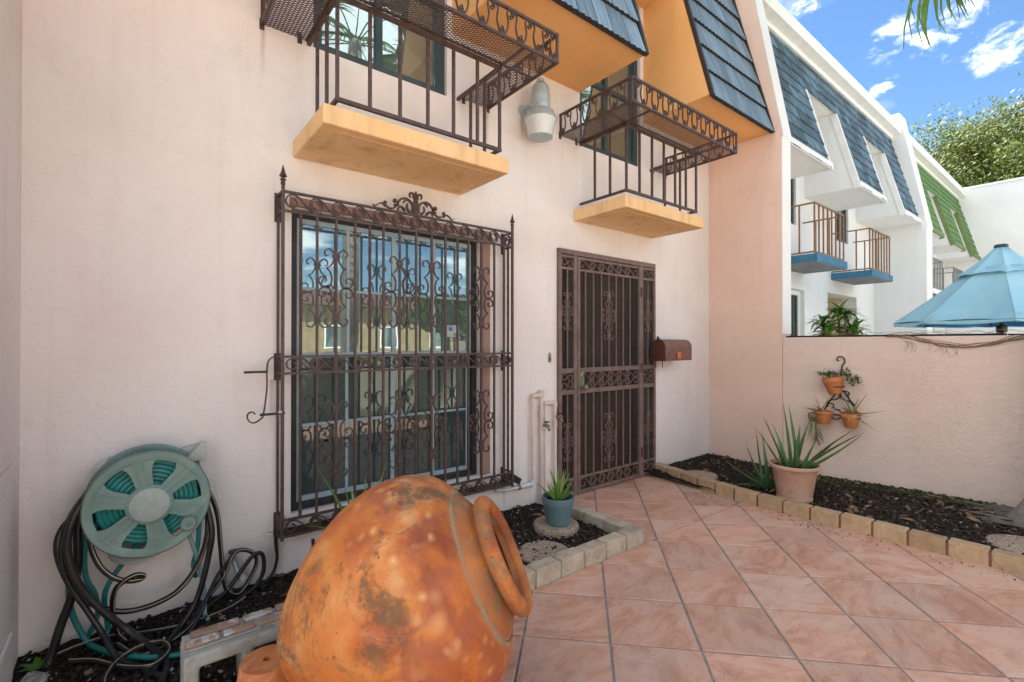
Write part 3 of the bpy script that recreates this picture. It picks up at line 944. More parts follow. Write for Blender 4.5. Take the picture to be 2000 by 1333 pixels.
chips('soil_crumbs', 'crumbs of soil spilled on the tiles along the tan brick edging', 'bark', 260, (3.72, 3.905, -3.0, -0.6), lambda x, y: 0.0, 0.003, 0.011, 12)
def dead_leaves(name, label, n, area, zf, seed):
    rnd = random.Random(seed); m = MB()
    for _ in range(n):
        x, y = rnd.uniform(area[0], area[1]), rnd.uniform(area[2], area[3])
        L = rnd.uniform(0.02, 0.05); w = L * rnd.uniform(0.3, 0.5)
        M = Matrix.Translation((x, y, zf(x, y) + 0.016)) @ Matrix.Rotation(rnd.uniform(0, 6.28), 4, 'Z') @ Matrix.Rotation(rnd.gauss(0, 0.25), 4, 'X') @ Matrix.Rotation(rnd.gauss(0, 0.25), 4, 'Y')
        vs = [M @ Vector(p) for p in ((-L, 0, 0), (-L * .3, w, .006), (L * .4, w * .8, .008), (L, 0, .002), (L * .4, -w * .8, .008), (-L * .3, -w, .006), (0, 0, 0))]
        m.add(vs, [(0, 6, 1), (1, 6, 2), (2, 6, 3), (3, 6, 4), (4, 6, 5), (5, 6, 0)])
    return tag(m.build(name, 'dead_leaf', None, 0, True), label, 'leaf litter')
dead_leaves('leaf_litter', 'brown dead leaves lying in the bed under the barred window', 45, AL, zl, 8)
dead_leaves('leaf_litter', 'brown dead leaves lying in the bed along the garden wall', 80, AR, zr, 9)

# ================================================================== OUR HOUSE
house = thing('town_house', 'pale pink stucco house with orange roof bays and blue grey shakes', 'house', (2.4, 0, 0))
HOLES = [(0.70, 1.99, 0.335, 2.07), (2.772, 4.108, -0.15, 2.098), (0.816, 1.714, 3.03, 4.62), (3.05, 3.90, 3.03, 4.62)]
wl_ = wall_with_holes(-0.38, 5.179, -0.15, 5.3, HOLES, 0.0, 0.22)
w_o = wl_.build('wall', 'stucco', house); weld(w_o.data)

SL = 0.26
def yb(z): return -0.69 + SL * (z - 3.49)
def bay_prism(x0, x1, z0=3.49, z1=5.25, back=-0.001):
    return MB().prism([(back, z0), (yb(z0), z0), (yb(z1), z1), (back, z1)], lambda y, z: (x0, y, z), lambda y, z: (x1, y, z))
sd = Vector((0, SL, 1)).normalized(); sn = Vector((0, -1, SL)).normalized()

def shake_mesh(w, L, t):
    """fluted tapered shake, local x across, y up the slope, z out of the slope"""
    m = MB()
    prof = []
    n = 9
    for i in range(n + 1):
        x = -w / 2 + w * i / n
        prof.append((x, t * (0.80 + 0.2 * ((i * 7) % 3) / 2)))
    top = [(x, 0, z) for x, z in prof] + [(x, L, z * 0.45) for x, z in prof]
    k = n + 1
    m.add(top, [(i, i + 1, k + i + 1, k + i) for i in range(n)], 0)
    m.add([(x, 0, z) for x, z in prof] + [(w / 2, 0, 0), (-w / 2, 0, 0)], [list(range(k + 2))], 1)
    m.add([(-w / 2, 0, 0), (-w / 2, 0, prof[0][1]), (-w / 2, L, prof[0][1] * .45), (-w / 2, L, 0)], [(0, 1, 2, 3)], 1)
    m.add([(w / 2, 0, 0), (w / 2, 0, prof[-1][1]), (w / 2, L, prof[-1][1] * .45), (w / 2, L, 0)], [(0, 1, 2, 3)], 1)
    return m.mesh('shingle', [MAT['shake'], MAT['shake_end']])
SHAKES = [shake_mesh(w, 0.315, 0.038) for w in (0.135, 0.16, 0.19)]
SW = (0.135, 0.16, 0.19)
def slope_frame(x, s, lift=0.0):
    o = Vector((x, yb(3.49), 3.49)) + sd * s + sn * lift
    M = Matrix.Identity(4)
    for k, v in enumerate((Vector((1, 0, 0)), sd, sn)):
        for r in range(3): M[r][k] = v[r]
    M.translation = o
    return M
def shake_bay(name, x0, x1, seed):
    rnd = random.Random(seed)
    b = bay_prism(x0, x1).build(name, 'orange', house)
    for xa, xb in ((x0 + 0.004, x0 + 0.034), (x1 - 0.034, x1 - 0.004)):   # metal edge strips up both sides of the slope
        vs = [slope_frame(x, s, l).translation for s in (-0.02, 1.78) for l in (0.002, 0.036) for x in (xa, xb)]
        MB().add(vs, [(0, 2, 3, 1), (4, 5, 7, 6), (0, 1, 5, 4), (2, 6, 7, 3), (0, 4, 6, 2), (1, 3, 7, 5)]).build('edge_strip', 'black_iron', b)
    for r in range(6):
        x = x0 + 0.036 - rnd.uniform(0, 0.0)
        while x < x1 - 0.037:
            k = rnd.choice((0, 1, 2)); w = SW[k]
            if x + w > x1 - 0.036:
                rem = x1 - 0.036 - x
                if rem < 0.05: break
                sc = rem / w
            else: sc = 1.0
            M = slope_frame(x + w * sc / 2, -0.03 + r * 0.278, 0.004) @ Matrix.Rotation(R(-1.2), 4, 'X') @ Matrix.Diagonal((sc * 0.965, 1, 1, 1))
            o = link('shingle', SHAKES[k], None, 0, False, M); attach(o, b)
            x += w * sc
    return b
shake_bay('roof_bay', 1.755, 3.040, 3)
shake_bay('roof_bay', 3.955, 5.172, 4)
shake_bay('roof_bay', -0.37, 0.775, 5)
hd = MB()
for xa, xb in ((0.779, 1.751), (3.044, 3.951)):
    hd.prism([(-0.001, 4.62), (yb(4.62), 4.62), (yb(5.25), 5.25), (-0.001, 5.25)], lambda y, z, x=xa: (x, y, z), lambda y, z, x=xb: (x, y, z))
hd.build('roof_header', 'orange', house)
rf = MB(); rf.box(-0.38, 5.38, -0.34, 9.0, 5.305, 5.5); rf.build('roof', 'white_trim', house)  # unseen roof slab, put in so the house shades the patio
sh = MB(); sh.box(-0.38, 5.38, 8.8, 9.0, -0.15, 5.30); sh.box(-0.38, -0.18, 0.225, 8.795, -0.15, 5.30); sh.build('rear_wall', 'stucco', house)  # unseen back and side walls, keep the sun from leaking through

# party wall between the two houses, its profile follows the roof slope
PW = [(0.225, -0.15), (-0.785, -0.15), (-0.785, 3.40), (-0.80, 3.43), (-0.44, 5.40), (0.225, 5.40)]
pwm = MB().prism(PW, lambda y, z: (5.181, y, z), lambda y, z: (5.375, y, z))
pw = pwm.build('party_wall', 'stucco_pink', house)
ed = MB()
pe = [(-0.7855, 1.40), (-0.7855, 3.405), (-0.8005, 3.432), (-0.4405, 5.41)]
for a, b in zip(pe, pe[1:]):
    ed.add([(5.184, a[0], a[1]), (5.384, a[0], a[1]), (5.384, b[0], b[1]), (5.184, b[0], b[1]),
            (5.184, a[0] - .006, a[1]), (5.384, a[0] - .006, a[1]), (5.384, b[0] - .006, b[1]), (5.184, b[0] - .006, b[1])],
           [(4, 5, 6, 7), (0, 3, 2, 1), (0, 4, 7, 3), (1, 2, 6, 5), (0, 1, 5, 4), (3, 7, 6, 2)])
ed.build('painted_edge', 'white', pw)

# ---- windows of our house
def rect_frame(m, x0, x1, z0, z1, t, y0, y1):
    m.box(x0, x0 + t, y0, y1, z0, z1); m.box(x1 - t, x1, y0, y1, z0, z1)
    m.box(x0 + t, x1 - t, y0, y1, z0, z0 + t); m.box(x0 + t, x1 - t, y0, y1, z1 - t, z1)
    return m
wf = rect_frame(MB(), 0.703, 1.987, 0.338, 2.067, 0.035, 0.035, 0.10)
win = wf.build('window', 'black_frame', house)
cs = MB(); cs.box(0.69, 2.078, -0.024, -0.001, 2.078, 2.128); cs.box(1.992, 2.070, -0.022, -0.001, 0.34, 2.0775)
cs.build('casing', 'brown_wood', win)
sl = MB(); sl.prism([(0.0, 0.334), (-0.045, 0.318), (-0.045, 0.295), (0.0, 0.285)], lambda y, z: (0.67, y - 0.001, z), lambda y, z: (2.03, y - 0.001, z)); sl.build('sill', 'stucco', win)
for (z0, z1, yy, gm) in ((1.215, 2.030, 0.052, 'glass'), (0.375, 1.262, 0.072, 'glass_screen')):
    s = rect_frame(MB(), 0.740, 1.950, z0, z1, 0.030, yy, yy + 0.022).build('sash', 'sash', win)
    s['label'] = 'upper sash' if z0 > 1 else 'lower sash behind a screen'
    mm = MB(); zc = (z0 + z1) / 2
    for k in (1, 2, 3):
        xx = 0.74 + 1.21 * k / 4; t = 0.013 if k == 2 else 0.009
        mm.box(xx - t, xx + t, yy + 0.002, yy + 0.020, z0 + 0.03, z1 - 0.03)
    for k in range(4):
        xa = 0.74 + 1.21 * k / 4 + 0.031 * (k == 0) + (0.018 if k == 2 else 0.011) * (k > 0); xb = 0.74 + 1.21 * (k + 1) / 4 - (0.031 if k == 3 else (0.018 if k == 1 else 0.011))
        mm.box(xa, xb, yy + 0.003, yy + 0.019, zc - 0.008, zc + 0.008)
    mm.build('muntin', 'sash', win)
    for k in range(4):
        for zz0, zz1 in ((z0 + 0.03, zc - 0.008), (zc + 0.008, z1 - 0.03)):
            xa, xb = 0.74 + 1.21 * k / 4 + 0.01, 0.74 + 1.21 * (k + 1) / 4 - 0.01
            MB().box(xa, xb, yy + 0.009, yy + 0.013, zz0 + 0.001, zz1 - 0.001).build('pane', gm, win)
# alarm sticker on the glass
st = MB(); st.box(1.745, 1.845, 0.0475, 0.0505, 1.345, 1.43); stk = st.build('window_sticker', 'chip_white', win)
stm = MB(); stm.prism([(1.755, 1.40), (1.775, 1.425), (1.79, 1.40), (1.775, 1.385)], lambda x, z: (x, 0.0455, z), lambda x, z: (x, 0.047, z)); stm.box(1.795, 1.838, 0.0455, 0.047, 1.365, 1.372); stm.box(1.795, 1.838, 0.0455, 0.047, 1.352, 1.357)
stm.build('sticker_print', 'canvas_trim', win)

def curtain(name, x0, x1, z0, z1, y, mat, parent, waves=9, amp=0.02):
    m = MB(); n = waves * 8; vs = []
    for i in range(n + 1):
        x = x0 + (x1 - x0) * i / n
        yy = y + amp * math.sin(2 * math.pi * waves * i / n) + 0.3 * amp * math.sin(5.3 * i / n * waves)
        vs += [(x, yy, z0), (x, yy, z1), (x, yy + 0.004, z0), (x, yy + 0.004, z1)]
    fs = []
    for i in range(n):
        a = 4 * i
        fs += [(a, a + 4, a + 5, a + 1), (a + 2, a + 3, a + 7, a + 6), (a, a + 2, a + 6, a + 4), (a + 1, a + 5, a + 7, a + 3)]
    m.add(vs, fs, 0, True)
    return m.build(name, mat, parent)
curtain('curtain', 0.74, 0.93, 0.36, 2.05, 0.17, 'curtain_white', win, 5, 0.014)
curtain('curtain', 1.80, 1.96, 0.36, 2.05, 0.17, 'curtain_white', win, 4, 0.014)

def upper_window(x0, x1, cx0, cx1):
    w = rect_frame(MB(), x0 + 0.002, x1 - 0.002, 3.032, 4.618, 0.055, 0.03, 0.11).build('window', 'dark_frame', house)
    w2 = MB(); xm = x0 + (x1 - x0) * 0.47
    w2.box(xm - 0.022, xm + 0.022, 0.045, 0.10, 3.088, 4.562); w2.box(x0 + 0.058, xm - 0.023, 0.05, 0.095, 3.66, 3.70); w2.box(xm + 0.023, x1 - 0.058, 0.05, 0.095, 3.66, 3.70)
    w2.build('mullion', 'dark_frame', w)
    for a, b in ((x0 + 0.058, xm - 0.023), (xm + 0.023, x1 - 0.058)):
        MB().box(a, b, 0.068, 0.073, 3.088, 3.659).build('pane', 'glass', w)
        MB().box(a, b, 0.068, 0.073, 3.701, 4.561).build('pane', 'glass', w)
    curtain('curtain', cx0, cx1, 3.0, 4.65, 0.26, 'curtain', w, 6, 0.03)
upper_window(0.816, 1.714, 1.36, 1.70)
upper_window(3.05, 3.90, 3.42, 3.88)
# dim rooms behind the openings
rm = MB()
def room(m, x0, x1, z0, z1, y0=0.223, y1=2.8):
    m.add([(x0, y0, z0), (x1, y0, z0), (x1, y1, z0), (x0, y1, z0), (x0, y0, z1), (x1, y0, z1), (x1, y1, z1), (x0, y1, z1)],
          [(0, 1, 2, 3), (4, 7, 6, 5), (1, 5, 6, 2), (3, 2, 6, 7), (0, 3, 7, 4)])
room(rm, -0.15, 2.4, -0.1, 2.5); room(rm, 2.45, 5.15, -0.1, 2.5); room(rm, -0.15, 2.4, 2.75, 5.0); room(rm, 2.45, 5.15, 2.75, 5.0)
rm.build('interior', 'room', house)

# ---- inner door behind the security door
idr = MB(); idr.box(2.975, 3.86, 0.115, 0.16, 0.0, 2.09)
ind = idr.build('front_door', 'inner_door', house)
for k in range(9):
    xx = 2.985 + k * 0.0975
    MB().box(xx, xx + 0.088, 0.103, 0.1148, 0.03, 2.06).build('board', 'inner_door', ind, 0.003)
ip = MB(); ip.box(2.925, 2.972, 0.10, 0.18, 0, 2.095); ip.box(3.863, 3.91, 0.10, 0.18, 0, 2.095); ip.build('door_jamb', 'black_frame', house)
sg = MB(); sg.box(2.79, 2.922, 0.13, 0.135, 0.05, 2.09); sg.box(3.913, 4.10, 0.13, 0.135, 0.05, 2.09); sg.build('sidelight_glass', 'glass', house)
th = MB(); th.box(2.774, 4.106, -0.02, 0.20, -0.148, -0.004); th.build('threshold', 'concrete', house)

# ---- left return wall
lw = thing('side_wall', 'pink stucco pilaster standing beside the hose reel', 'wall', (-0.6, -0.4, -0.15))
MB().box(-0.9, -0.3803, -0.18, 0.1, -0.15, 5.2).build('return', 'stucco', lw)
MB().box(-0.9, -0.378, -0.9, -0.172, 0.815, 5.2).build('shaft', 'stucco', lw, 0.01)
MB().box(-0.9, -0.374, -0.9, -0.172, 0.80, 0.8145).build('band', 'stucco', lw)
MB().box(-0.9, -0.378, -0.9, -0.172, 0.155, 0.7995).build('shaft', 'stucco', lw, 0.01)
MB().box(-0.9, -0.370, -0.9, -0.172, -0.15, 0.1545).build('plinth', 'stucco', lw, 0.008)

# ---- garden wall
gw = thing('garden_wall', 'salmon stucco garden wall with black capping below the blue umbrella', 'wall', (5.27, -2.7, -0.15))
MB().box(5.183, 5.365, -5.3, -0.7865, -0.15, 1.362).build('wall', 'garden_wall', gw, 0.006)
cp = MB()
y = -0.80
rnd = random.Random(2)
while y > -5.2:
    y2 = y - rnd.uniform(0.9, 1.6)
    cp.box(5.188, 5.36, y2, y - 0.02, 1.363, 1.374 + rnd.uniform(0, 0.004))
    y = y2
cp.build('capping', 'shake_end', gw)

# ================================================================== NEIGHBOUR HOUSES
def rail_panel(root, x0, x1, y, z0, z1, mat, nfront, part='railing'):
    rr = []
    for z in (z0, z1):
        m = MB()
        m.bar((x0, y, z), (x1, y, z), 0.02)
        m.bar((x0, y + 0.01, z), (x0, -0.002, z), 0.018); m.bar((x1, y + 0.01, z), (x1, -0.002, z), 0.018)
        rr.append(m.build('rail', mat, root))
    r = rr[0]
    b = MB().bar((0, 0, z0), (0, 0, z1), 0.017).mesh('baluster', MAT[mat])
    for i in range(nfront):
        o = link('baluster', b, None, 0, False, (x0 + (x1 - x0) * i / (nfront - 1), y, 0)); attach(o, r)
    for xx in (x0, x1):
        for yy in (y * 0.66, y * 0.33):
            o = link('baluster', b, None, 0, False, (xx, yy, 0)); attach(o, r)

def row_house(name, label, x0, x1, bays, wins, low, shing, trim_mat, slabs, slab_mats, rail_mat, rail_label, group_b, each=True, finx=None, soff='white'):
    h = thing(name, label, 'house', ((x0 + x1) / 2, 0, -0.15))
    holes = [(a, b, 3.03, 4.60) for a, b in wins] + low
    w = wall_with_holes(x0, x1, -0.15, 5.15, holes, 0.0, 0.22).build('wall', 'white', h); weld(w.data)
    for a, b in wins:
        f = rect_frame(MB(), a + 0.002, b - 0.002, 3.032, 4.598, 0.05, 0.03, 0.1).build('window', 'dark_frame', h)
        MB().box((a + b) / 2 - 0.02, (a + b) / 2 + 0.02, 0.04, 0.09, 3.083, 4.547).build('mullion', 'dark_frame', f)
        for p, q in ((a + 0.053, (a + b) / 2 - 0.021), ((a + b) / 2 + 0.021, b - 0.053)):
            MB().box(p, q, 0.06, 0.065, 3.083, 4.547).build('pane', 'glass', f)
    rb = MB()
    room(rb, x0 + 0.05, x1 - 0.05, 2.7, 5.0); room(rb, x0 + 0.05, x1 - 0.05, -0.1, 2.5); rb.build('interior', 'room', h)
    first = None
    for a, b in bays:
        bp = bay_prism(a, b, 3.49, 4.62).build('roof_bay', soff, h)
        tr = MB()
        for xa in (a, b):
            if x0 + 0.05 < xa < x1 - 0.05:
                s0, s1 = (xa - 0.012, xa + 0.05) if xa == a else (xa - 0.05, xa + 0.012)
                vs = [slope_frame(x, s, l).translation for s in (-0.01, 1.165) for l in (-0.06, 0.016) for x in (s0, s1)]
                tr.add(vs, [(0, 2, 3, 1), (4, 5, 7, 6), (0, 1, 5, 4), (2, 6, 7, 3), (0, 4, 6, 2), (1, 3, 7, 5)])
        tr.box(a + 0.004, b - 0.004, yb(3.49) - 0.02, yb(3.49) - 0.002, 3.475, 3.56)
        tr.build('trim_board', trim_mat, bp)
        first = first or bp
    up = MB().prism([(-0.001, 4.621), (yb(4.62), 4.621), (yb(5.15), 5.15), (-0.001, 5.15)], lambda y, z: (x0 + 0.01, y, z), lambda y, z: (x1 - 0.01, y, z)).build('roof_slope', soff, h)
    W, E = (0.215, 0.165)
    sm = MB()
    vs = [(sx * W / 2 * 0.945, yy, zz) for yy, z2 in ((0, 0.016), (E + 0.03, 0.005)) for zz in (0, z2) for sx in (-1, 1)]
    FS = [(0, 2, 3, 1), (4, 5, 7, 6), (0, 1, 5, 4), (2, 6, 7, 3), (0, 4, 6, 2), (1, 3, 7, 5)]
    sm.add(vs, FS)
    sme = sm.mesh('shingle', MAT[shing])
    big = MB(); rnd = random.Random(int(x0 * 10))
    for r in range(11):
        s = -0.01 + r * E
        zlow = 3.49 + s * sd.z
        segs = bays if s + E * 0.6 < 1.165 else [(x0, x1)]
        for a, b in segs:
            x = a + 0.05 - (0.10 if r % 2 else 0.0)
            while x < b - 0.05:
                xa, xb = max(x, a + 0.05 if a > x0 + 0.1 else a + 0.012), min(x + W, b - 0.05 if b < x1 - 0.1 else b - 0.012)
                if xb - xa > 0.03:
                    M = slope_frame((xa + xb) / 2, s, 0.003 + rnd.uniform(0, 0.005)) @ Matrix.Rotation(R(-2.2), 4, 'X') @ Matrix.Diagonal(((xb - xa) / W, 1, 1, 1))
                    if each:
                        o = link('shingle', sme, None, 0, False, M)
                        attach(o, up if len(segs) == 1 else first)
                    else:
                        big.add([M @ Vector(v) for v in vs], FS)
                x += W
    if not each:
        big.build('shingle_covering', shing, h, 0, True)
    gu = MB()
    gu.box(x0, x1, -0.43, 9.0, 5.305, 5.36)  # unseen roof slab behind the eave, blocks the sun
    gu.prism([(-0.30, 5.151), (-0.31, 5.20), (-0.42, 5.22), (-0.44, 5.30), (-0.10, 5.304), (-0.10, 5.151)], lambda y, z: (x0, y, z), lambda y, z: (x1, y, z))
    gu.build('eave', 'white_trim', h)
    MB().box(x0, x1, 8.8, 8.99, -0.15, 5.30).build('rear_wall', 'white', h)  # unseen back wall, closes the house against the sun
    if finx:
        P = [(0.225, -0.15), (-0.785, -0.15), (-0.785, 3.40), (-0.80, 3.43), (-0.40, 5.62), (0.225, 5.62)]
        MB().prism(P, lambda y, z: (finx[0], y, z), lambda y, z: (finx[1], y, z)).build('party_wall', 'white', h, 0.01)
    for k, (a, b) in enumerate(slabs):
        bl = thing('balcony', group_b[1][k], 'balcony', ((a + b) / 2, -0.3, 2.35), group_b[0])
        s = MB().box(a, b, -0.56, -0.001, 2.35, 2.45).build('slab', slab_mats[0], bl, 0.006)
        MB().box(a + 0.01, b - 0.01, -0.55, -0.01, 2.342, 2.3495).build('underside', slab_mats[1], s)
        rail_panel(bl, a + 0.03, b - 0.03, -0.52, 2.475, 3.10, rail_mat, 8)
    return h

row_house('neighbour_house', 'white stucco house with blue grey shingled mansard roof behind garden wall', 5.386, 11.2,
          [(5.386, 6.86), (7.90, 9.12), (10.17, 11.2)], [(6.95, 7.586), (9.13, 9.78)], [(5.9, 7.81, 0.1, 2.09), (8.80, 10.19, -0.15, 2.13)],
          'shingle_blue', 'white_trim', [(6.76, 7.86), (8.95, 10.05)], ('slab_blue', 'slab_under'), 'bronze', '', ('blue balconies of the white neighbour house',
          ['blue slab balcony with bronze railing nearest the pink house', 'blue slab balcony with bronze railing beside the white party wall']), True, (11.203, 11.62))
nb = [o for o in bpy.data.objects if o.get('label', '').startswith('white stucco house with blue')][0]
nf = rect_frame(MB(), 5.903, 7.807, 0.103, 2.087, 0.07, 0.03, 0.12).build('window', 'white_trim', nb)
MB().box(5.973, 7.737, 0.07, 0.075, 0.173, 2.017).build('pane', 'glass', nf)
rect_frame(MB(), 7.60, 7.735, 0.18, 2.01, 0.012, 0.05, 0.066).build('screen_frame', 'dark_frame', nf)
tr = MB(); tr.box(7.812, 8.02, -0.025, -0.001, -0.1, 2.135); tr.box(5.7, 7.811, -0.025, -0.001, 2.092, 2.135); tr.build('casing', 'white_trim', nf)
en = MB(); en.box(8.79, 10.20, 0.62, 0.66, -0.15, 2.2); en.box(8.74, 8.795, 0.2225, 0.615, -0.15, 2.2); en.box(10.195, 10.25, 0.2225, 0.615, -0.15, 2.2); en.box(8.79, 10.2, 0.2225, 0.61, 2.135, 2.19); en.build('entry_door', 'cream', nb)

row_house('green_house', 'white house with green shingled mansard roof behind the blue umbrella', 11.63, 17.35,
          [(11.63, 13.08), (14.1, 15.32), (16.35, 17.35)], [(13.15, 13.85), (15.35, 16.0)], [(12.0, 13.8, 0.1, 2.09), (14.9, 16.0, -0.15, 2.13)],
          'shingle_green', 'green_trim', [(12.9, 14.0), (15.1, 16.2)], ('white', 'slab_under'), 'grey_iron', '', ('white balconies of the green roofed house',
          ['white slab balcony with grey railing next to the white party wall', 'white slab balcony with grey railing behind the blue umbrella']), False)

# ---- tall blank wall closing the row
fw = thing('end_building', 'tall blank white stucco building closing the row beyond the green roof', 'building', (18.4, -3, -0.15))
MB().box(17.36, 20.5, -12.0, 2.0, -0.15, 5.40).build('wall', 'white', fw)
MB().box(17.33, 20.53, -12.03, 2.03, 5.402, 5.46).build('coping', 'white_trim', fw)


# ================================================================== BALCONIES
def xz(pts, x0, y, z0):
    return [(x0 + p[0], y, z0 + p[1]) for p in pts]
def yz(pts, x, y0, z0):
    return [(x, y0 + p[0], z0 + p[1]) for p in pts]

bal = thing('balcony', 'peach slab balcony with brown iron planter railing above the barred window', 'balcony', (1.267, -0.28, 2.355), 'peach balconies of the pink house')
slab = MB().box(0.705, 1.828, -0.56, -0.001, 2.355, 2.452).build('slab', 'slab', bal, 0.008)
dg = MB()
for (a, b, c, d) in ((0.78, 1.75, -0.495, -0.490), (0.78, 0.785, -0.49, -0.03), (1.745, 1.75, -0.49, -0.03)):
    dg.box(a, b, c, d, 2.3525, 2.3548)
dg.build('drip_line', 'slab', slab)
X0, X1, YF = 0.79, 1.80, -0.50
ZB, ZT = 2.515, 3.035
rl = MB()
rl.bar((X0 - .01, YF, ZB), (X1 + .01, YF, ZB), 0.020)
for xx in (X0, X1):
    rl.bar((xx, YF + 0.0105, ZB), (xx, -0.001, ZB), 0.018)
bottom = rl.build('bottom_rail', 'iron', bal)
rt = MB(); rt.bar((X0 - .011, YF, ZT), (X1 + .011, YF, ZT), 0.022)
for xx in (X0, X1):
    rt.bar((xx, YF + 0.0115, ZT), (xx, -0.001, ZT), 0.020)
rt.build('top_rail', 'iron', bal)
bme = MB().bar((0, 0, ZB), (0, 0, ZT), 0.016).mesh('baluster', MAT['iron'])
pos = [(X0 + (X1 - X0) * i / 6, YF) for i in range(7)] + [(xx, yy) for xx in (X0, X1) for yy in (-0.335, -0.17)]
for (xx, yy) in pos:
    o = link('baluster', bme, None, 0, False, (xx, yy, 0)); attach(o, bal)
# U-shaped planter basket round the railing
OX0, OX1, OYF, SZ0, SZ1 = 0.545, 2.065, -0.745, 3.05, 3.222
bf = MB()
for z in (SZ0, SZ1):
    bf.bar((OX0 - .008, OYF, z), (OX1 + .008, OYF, z), 0.016)
    for xx in (OX0, OX1):
        bf.bar((xx, OYF + 0.0085, z), (xx, -0.001, z), 0.0155)
for xx, yy in ((OX0, OYF), (OX1, OYF), (OX0, -0.012), (OX1, -0.012)):
    bf.bar((xx, yy, SZ0 + .0085), (xx, yy, SZ1 - .0085), 0.0145)
for xx in (X0 - 0.012, X1 + 0.012):                    # joists and inner edges under the mesh
    bf.bar((xx, -0.001, SZ0 + .002), (xx, OYF + .0085, SZ0 + .002), 0.013)
bf.bar((X0 - 0.005, YF - 0.018, SZ0 + .003), (X1 + 0.005, YF - 0.018, SZ0 + .003), 0.012)
bf.bar((OX0 + 0.01, YF - 0.012, SZ0 + .0025), (X0 - 0.02, YF - 0.012, SZ0 + .0025), 0.012)
bf.bar((X1 + 0.02, YF - 0.012, SZ0 + .0025), (OX1 - 0.01, YF - 0.012, SZ0 + .0025), 0.012)
for xx in (OX0, X0 - 0.05, X1 + 0.05, OX1):
    bf.box(xx - 0.012, xx + 0.012, -0.006, -0.0005, SZ0 - 0.03, SZ0 + 0.03)
basket = bf.build('planter_basket', 'iron', bal)
def expanded(m, x0, x1, y0, y1, z, px=0.040, py=0.0185, t=0.0030):
    """diamond mesh: zigzag strands running along the long (x) direction of each diamond"""
    nx, ny = max(1, round((x1 - x0) / px)), max(1, round((y1 - y0) / py))
    dx, dy = (x1 - x0) / nx, (y1 - y0) / ny
    for j in range(ny):
        for i in range(nx):
            cx, cy = x0 + i * dx, y0 + j * dy
            pts = [((cx, cy + dy / 2), (cx + dx / 2, cy + dy)), ((cx + dx / 2, cy + dy), (cx + dx, cy + dy / 2)), ((cx, cy + dy / 2), (cx + dx / 2, cy)), ((cx + dx / 2, cy), (cx + dx, cy + dy / 2))]
            for k, (a, b) in enumerate(pts):
                d = Vector((b[0] - a[0], b[1] - a[1])); nn = Vector((-d.y, d.x)).normalized() * t / 2
                zz = (z + 0.0015, z + 0.005)
                vs = [(p[0] + s * nn.x, p[1] + s * nn.y, q) for q in zz for p in (a, b) for s in (-1, 1)]
                m.add(vs, [(0, 1, 3, 2), (4, 6, 7, 5), (0, 2, 6, 4), (1, 5, 7, 3)])
em = MB()
expanded(em, OX0 + .006, OX1 - .006, OYF + .006, YF - 0.01, SZ0 - .004)
expanded(em, OX0 + .006, X0 - 0.008, YF - 0.01, -0.004, SZ0 - .004)
expanded(em, X1 + 0.008, OX1 - .006, YF - 0.01, -0.004, SZ0 - .004)
em.build('wire_mesh', 'iron', basket, 0, True)
# scroll fence: tall S bars with small curls head and foot
hgt = SZ1 - SZ0
def s_bar(sgn):
    h = hgt - 0.016
    pts = [(0.030, h - 0.030), (0.040, h - 0.018), (0.032, h - 0.004), (0.014, h - 0.002), (0.002, h - 0.018), (0.006, h - 0.05),
           (0.010, h * 0.5), (0.004, 0.045), (-0.008, 0.014), (-0.024, 0.003), (-0.038, 0.012), (-0.036, 0.028), (-0.026, 0.030)]
    return [(sgn * p[0], p[1] + 0.008) for p in (tuple(q) for q in cr(pts, 4))]
def small_c(sgn, z):
    pts = [(0.0, 0.034), (0.010, 0.040), (0.020, 0.030), (0.018, 0.014), (0.006, 0.002), (-0.008, 0.006), (-0.010, 0.016)]
    return [(sgn * p[0], p[1] + z) for p in (tuple(q) for q in cr(pts, 3))]
PITCH = (OX1 - OX0) / 11
mA = MB()
for sgn, off in ((1, 0.0), (-1, 0.075)):
    mA.ribbon(xz(s_bar(sgn), off, 0, 0), (0, 1, 0), 0.0065, 0.010)
mA.ribbon(xz(small_c(1, hgt - 0.055), 0.030, 0, 0), (0, 1, 0), 0.005, 0.008)
mA.ribbon(xz(small_c(-1, 0.012), 0.112, 0, 0), (0, 1, 0), 0.005, 0.008)
sA = mA.mesh('scroll', MAT['iron'])
for k in range(11):
    o = link('scroll', sA, None, 0, False, (OX0 + 0.035 + k * PITCH * 0.985, OYF, SZ0)); attach(o, basket)
for xx in (OX0, OX1):
    for k in range(5):
        M = Matrix.Translation((xx, OYF + 0.06 + k * 0.138, SZ0)) @ Matrix.Rotation(R(90), 4, 'Z')
        o = link('scroll', sA, None, 0, False, M); attach(o, basket)
bal2 = copy_tree(bal)
bal2.location.x += 2.263
bal2['label'] = 'peach slab balcony with brown iron planter railing above the security door'

# ================================================================== WINDOW GUARD
GX0, GX1, GY = 0.628, 2.203, -0.12
gd = thing('window_guard', 'brown wrought iron window guard with scroll bands, spear posts and crest', 'window guard', (1.41, -0.06, 0.25))
bands = [(2.010, 2.127), (1.130, 1.235), (0.253, 0.354)]
for z0, z1 in bands:
    for z in (z0, z1):
        r = MB(); zz = z - 0.007 if z == z1 else z + 0.007
        r.bar((GX0, GY, zz), (GX1, GY, zz), 0.016, 0.013)
        for xx in (GX0, GX1):
            r.bar((xx, GY + 0.0085, zz), (xx, -0.006, zz), 0.015, 0.0125)
        r.build('rail', 'iron', gd)
for xx in (GX0, GX1):
    for z0, z1 in bands:
        MB().box(xx - 0.018, xx + 0.018, -0.0055, -0.0005, z0 - 0.035, z1 + 0.01).build('wall_plate', 'iron', gd, 0.001)
plain = MB().bar((0, 0, 0.347), (0, 0, 2.012), 0.0125).mesh('bar', MAT['iron'])
